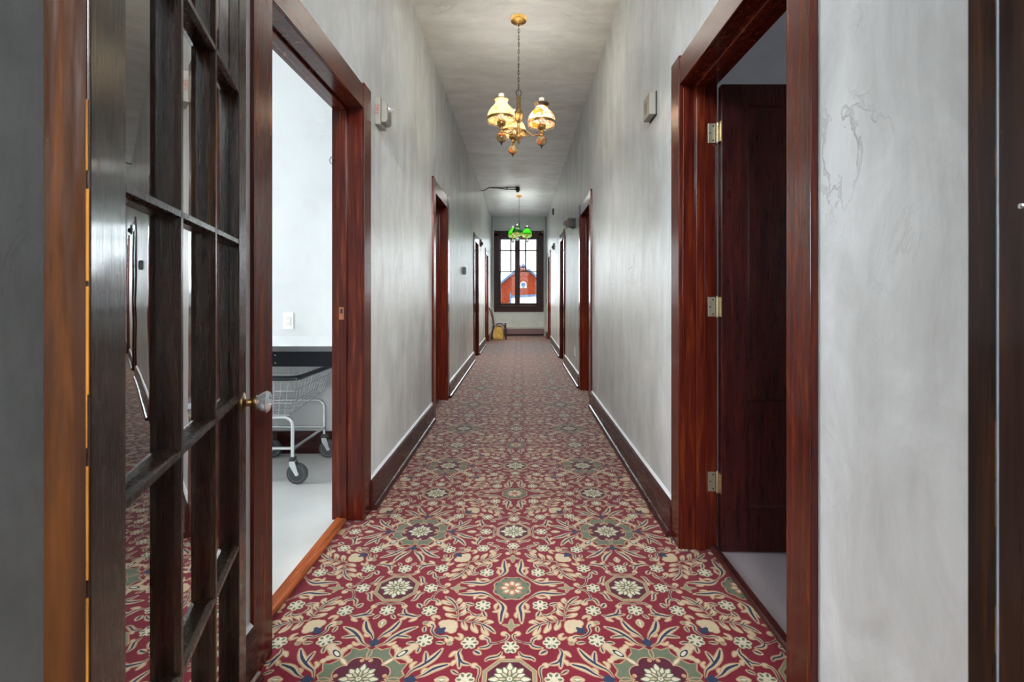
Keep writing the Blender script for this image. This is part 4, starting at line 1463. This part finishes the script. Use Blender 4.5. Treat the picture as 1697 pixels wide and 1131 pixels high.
obj('test_button', tb_, grey_box, el)

# ------------------------------------------------------------------ chair and bag at the far end
ch = empty('side_chair', (-.55, 12.42, 0), 'old brown wooden chair against the left wall near the end window', 'chair')
sx0, sx1, sy0, sy1 = -.735, -.325, 12.22, 12.62
seat = MB(); pts = []
for k in range(28):
    t = 2 * PI * k / 28
    c_, s_ = math.cos(t), math.sin(t)
    pts.append(((sx0 + sx1) / 2 + (sx1 - sx0) / 2 * math.copysign(abs(c_) ** .6, c_), (sy0 + sy1) / 2 + (sy1 - sy0) / 2 * math.copysign(abs(s_) ** .6, s_)))
seat.prism(pts, 'z', .425, .445)
obj('seat', seat, chair_s, ch, bevel=.005, smooth=False)
for xa, ya, xb, yb_ in ((sx1 - .06, sy0 + .05, sx1 - .035, sy0 + .02), (sx1 - .06, sy1 - .05, sx1 - .035, sy1 - .02), (sx0 + .06, sy0 + .05, sx0 - .01, sy0 + .02), (sx0 + .06, sy1 - .05, sx0 - .01, sy1 - .02)):
    m_ = MB(); m_.tube([(xa, ya, .428), ((xa + xb) / 2, (ya + yb_) / 2, .22), (xb, yb_, .004)], [.017, .015, .012], 10)
    obj('leg', m_, chair_w, ch, smooth=True)
for y in (sy0 + .045, sy1 - .045):
    br = MB()
    br.tube(smooth_path([(sx0 + .035, y, .24), (sx0 + .10, y, .36), (-.53, y, .415), (sx1 - .10, y, .36), (sx1 - .045, y, .26)], 6), .009, 8)
    obj('bent_brace', br, chair_w, ch, smooth=True)
for y in (sy0 + .045, sy1 - .045):
    m_ = MB(); m_.tube(smooth_path([(sx0 + .055, y, .43), (sx0 + .03, y, .56), (sx0 - .005, y, .70), (sx0 - .040, y, .815)], 5), [.016] * 16, 10)
    obj('back_post', m_, chair_w, ch, smooth=True)
bk_ = MB()
for k in range(5):
    y = sy0 + .10 + k * .05
    bk_.tube([(sx0 + .05, y, .44), (sx0 + .02, y, .58), (sx0 - .025, y, .77)], .008, 8)
obj('spindles', bk_, chair_w, ch, smooth=True)
tr = MB(); tr.prism([(sx0 - .022, .72), (sx0 - .006, .72), (sx0 - .036, .835), (sx0 - .052, .835)], 'y', sy0 + .03, sy1 - .03)
obj('top_rail', tr, chair_w, ch, bevel=.004)

bg_ = empty('tan_bag', (-.56, 12.42, 0), 'yellow-tan soft bag standing under the wooden chair', 'bag')
body = MB()
prof = [(-.675, .006), (-.445, .006), (-.435, .10), (-.450, .26), (-.480, .335), (-.560, .355), (-.630, .335), (-.665, .26), (-.690, .10)]
body.prism(prof, 'y', 12.30, 12.53)
obj('bag_body', body, bag_m, bg_, bevel=.02, seg=3)
pk = MB(); pk.prism([(-.64, .05), (-.48, .05), (-.48, .20), (-.64, .20)], 'y', 12.285, 12.30)
obj('pocket', pk, bag_m, bg_, bevel=.006)
hn = MB(); hn.tube(smooth_path([(-.61, 12.40, .345), (-.59, 12.40, .372), (-.53, 12.40, .372), (-.51, 12.40, .345)], 5), .008, 8)
obj('handle', hn, bag_m, bg_, smooth=True)

bpy.context.view_layer.update()
for o in bpy.data.objects:
    if '_base' in o:
        del o['_base']
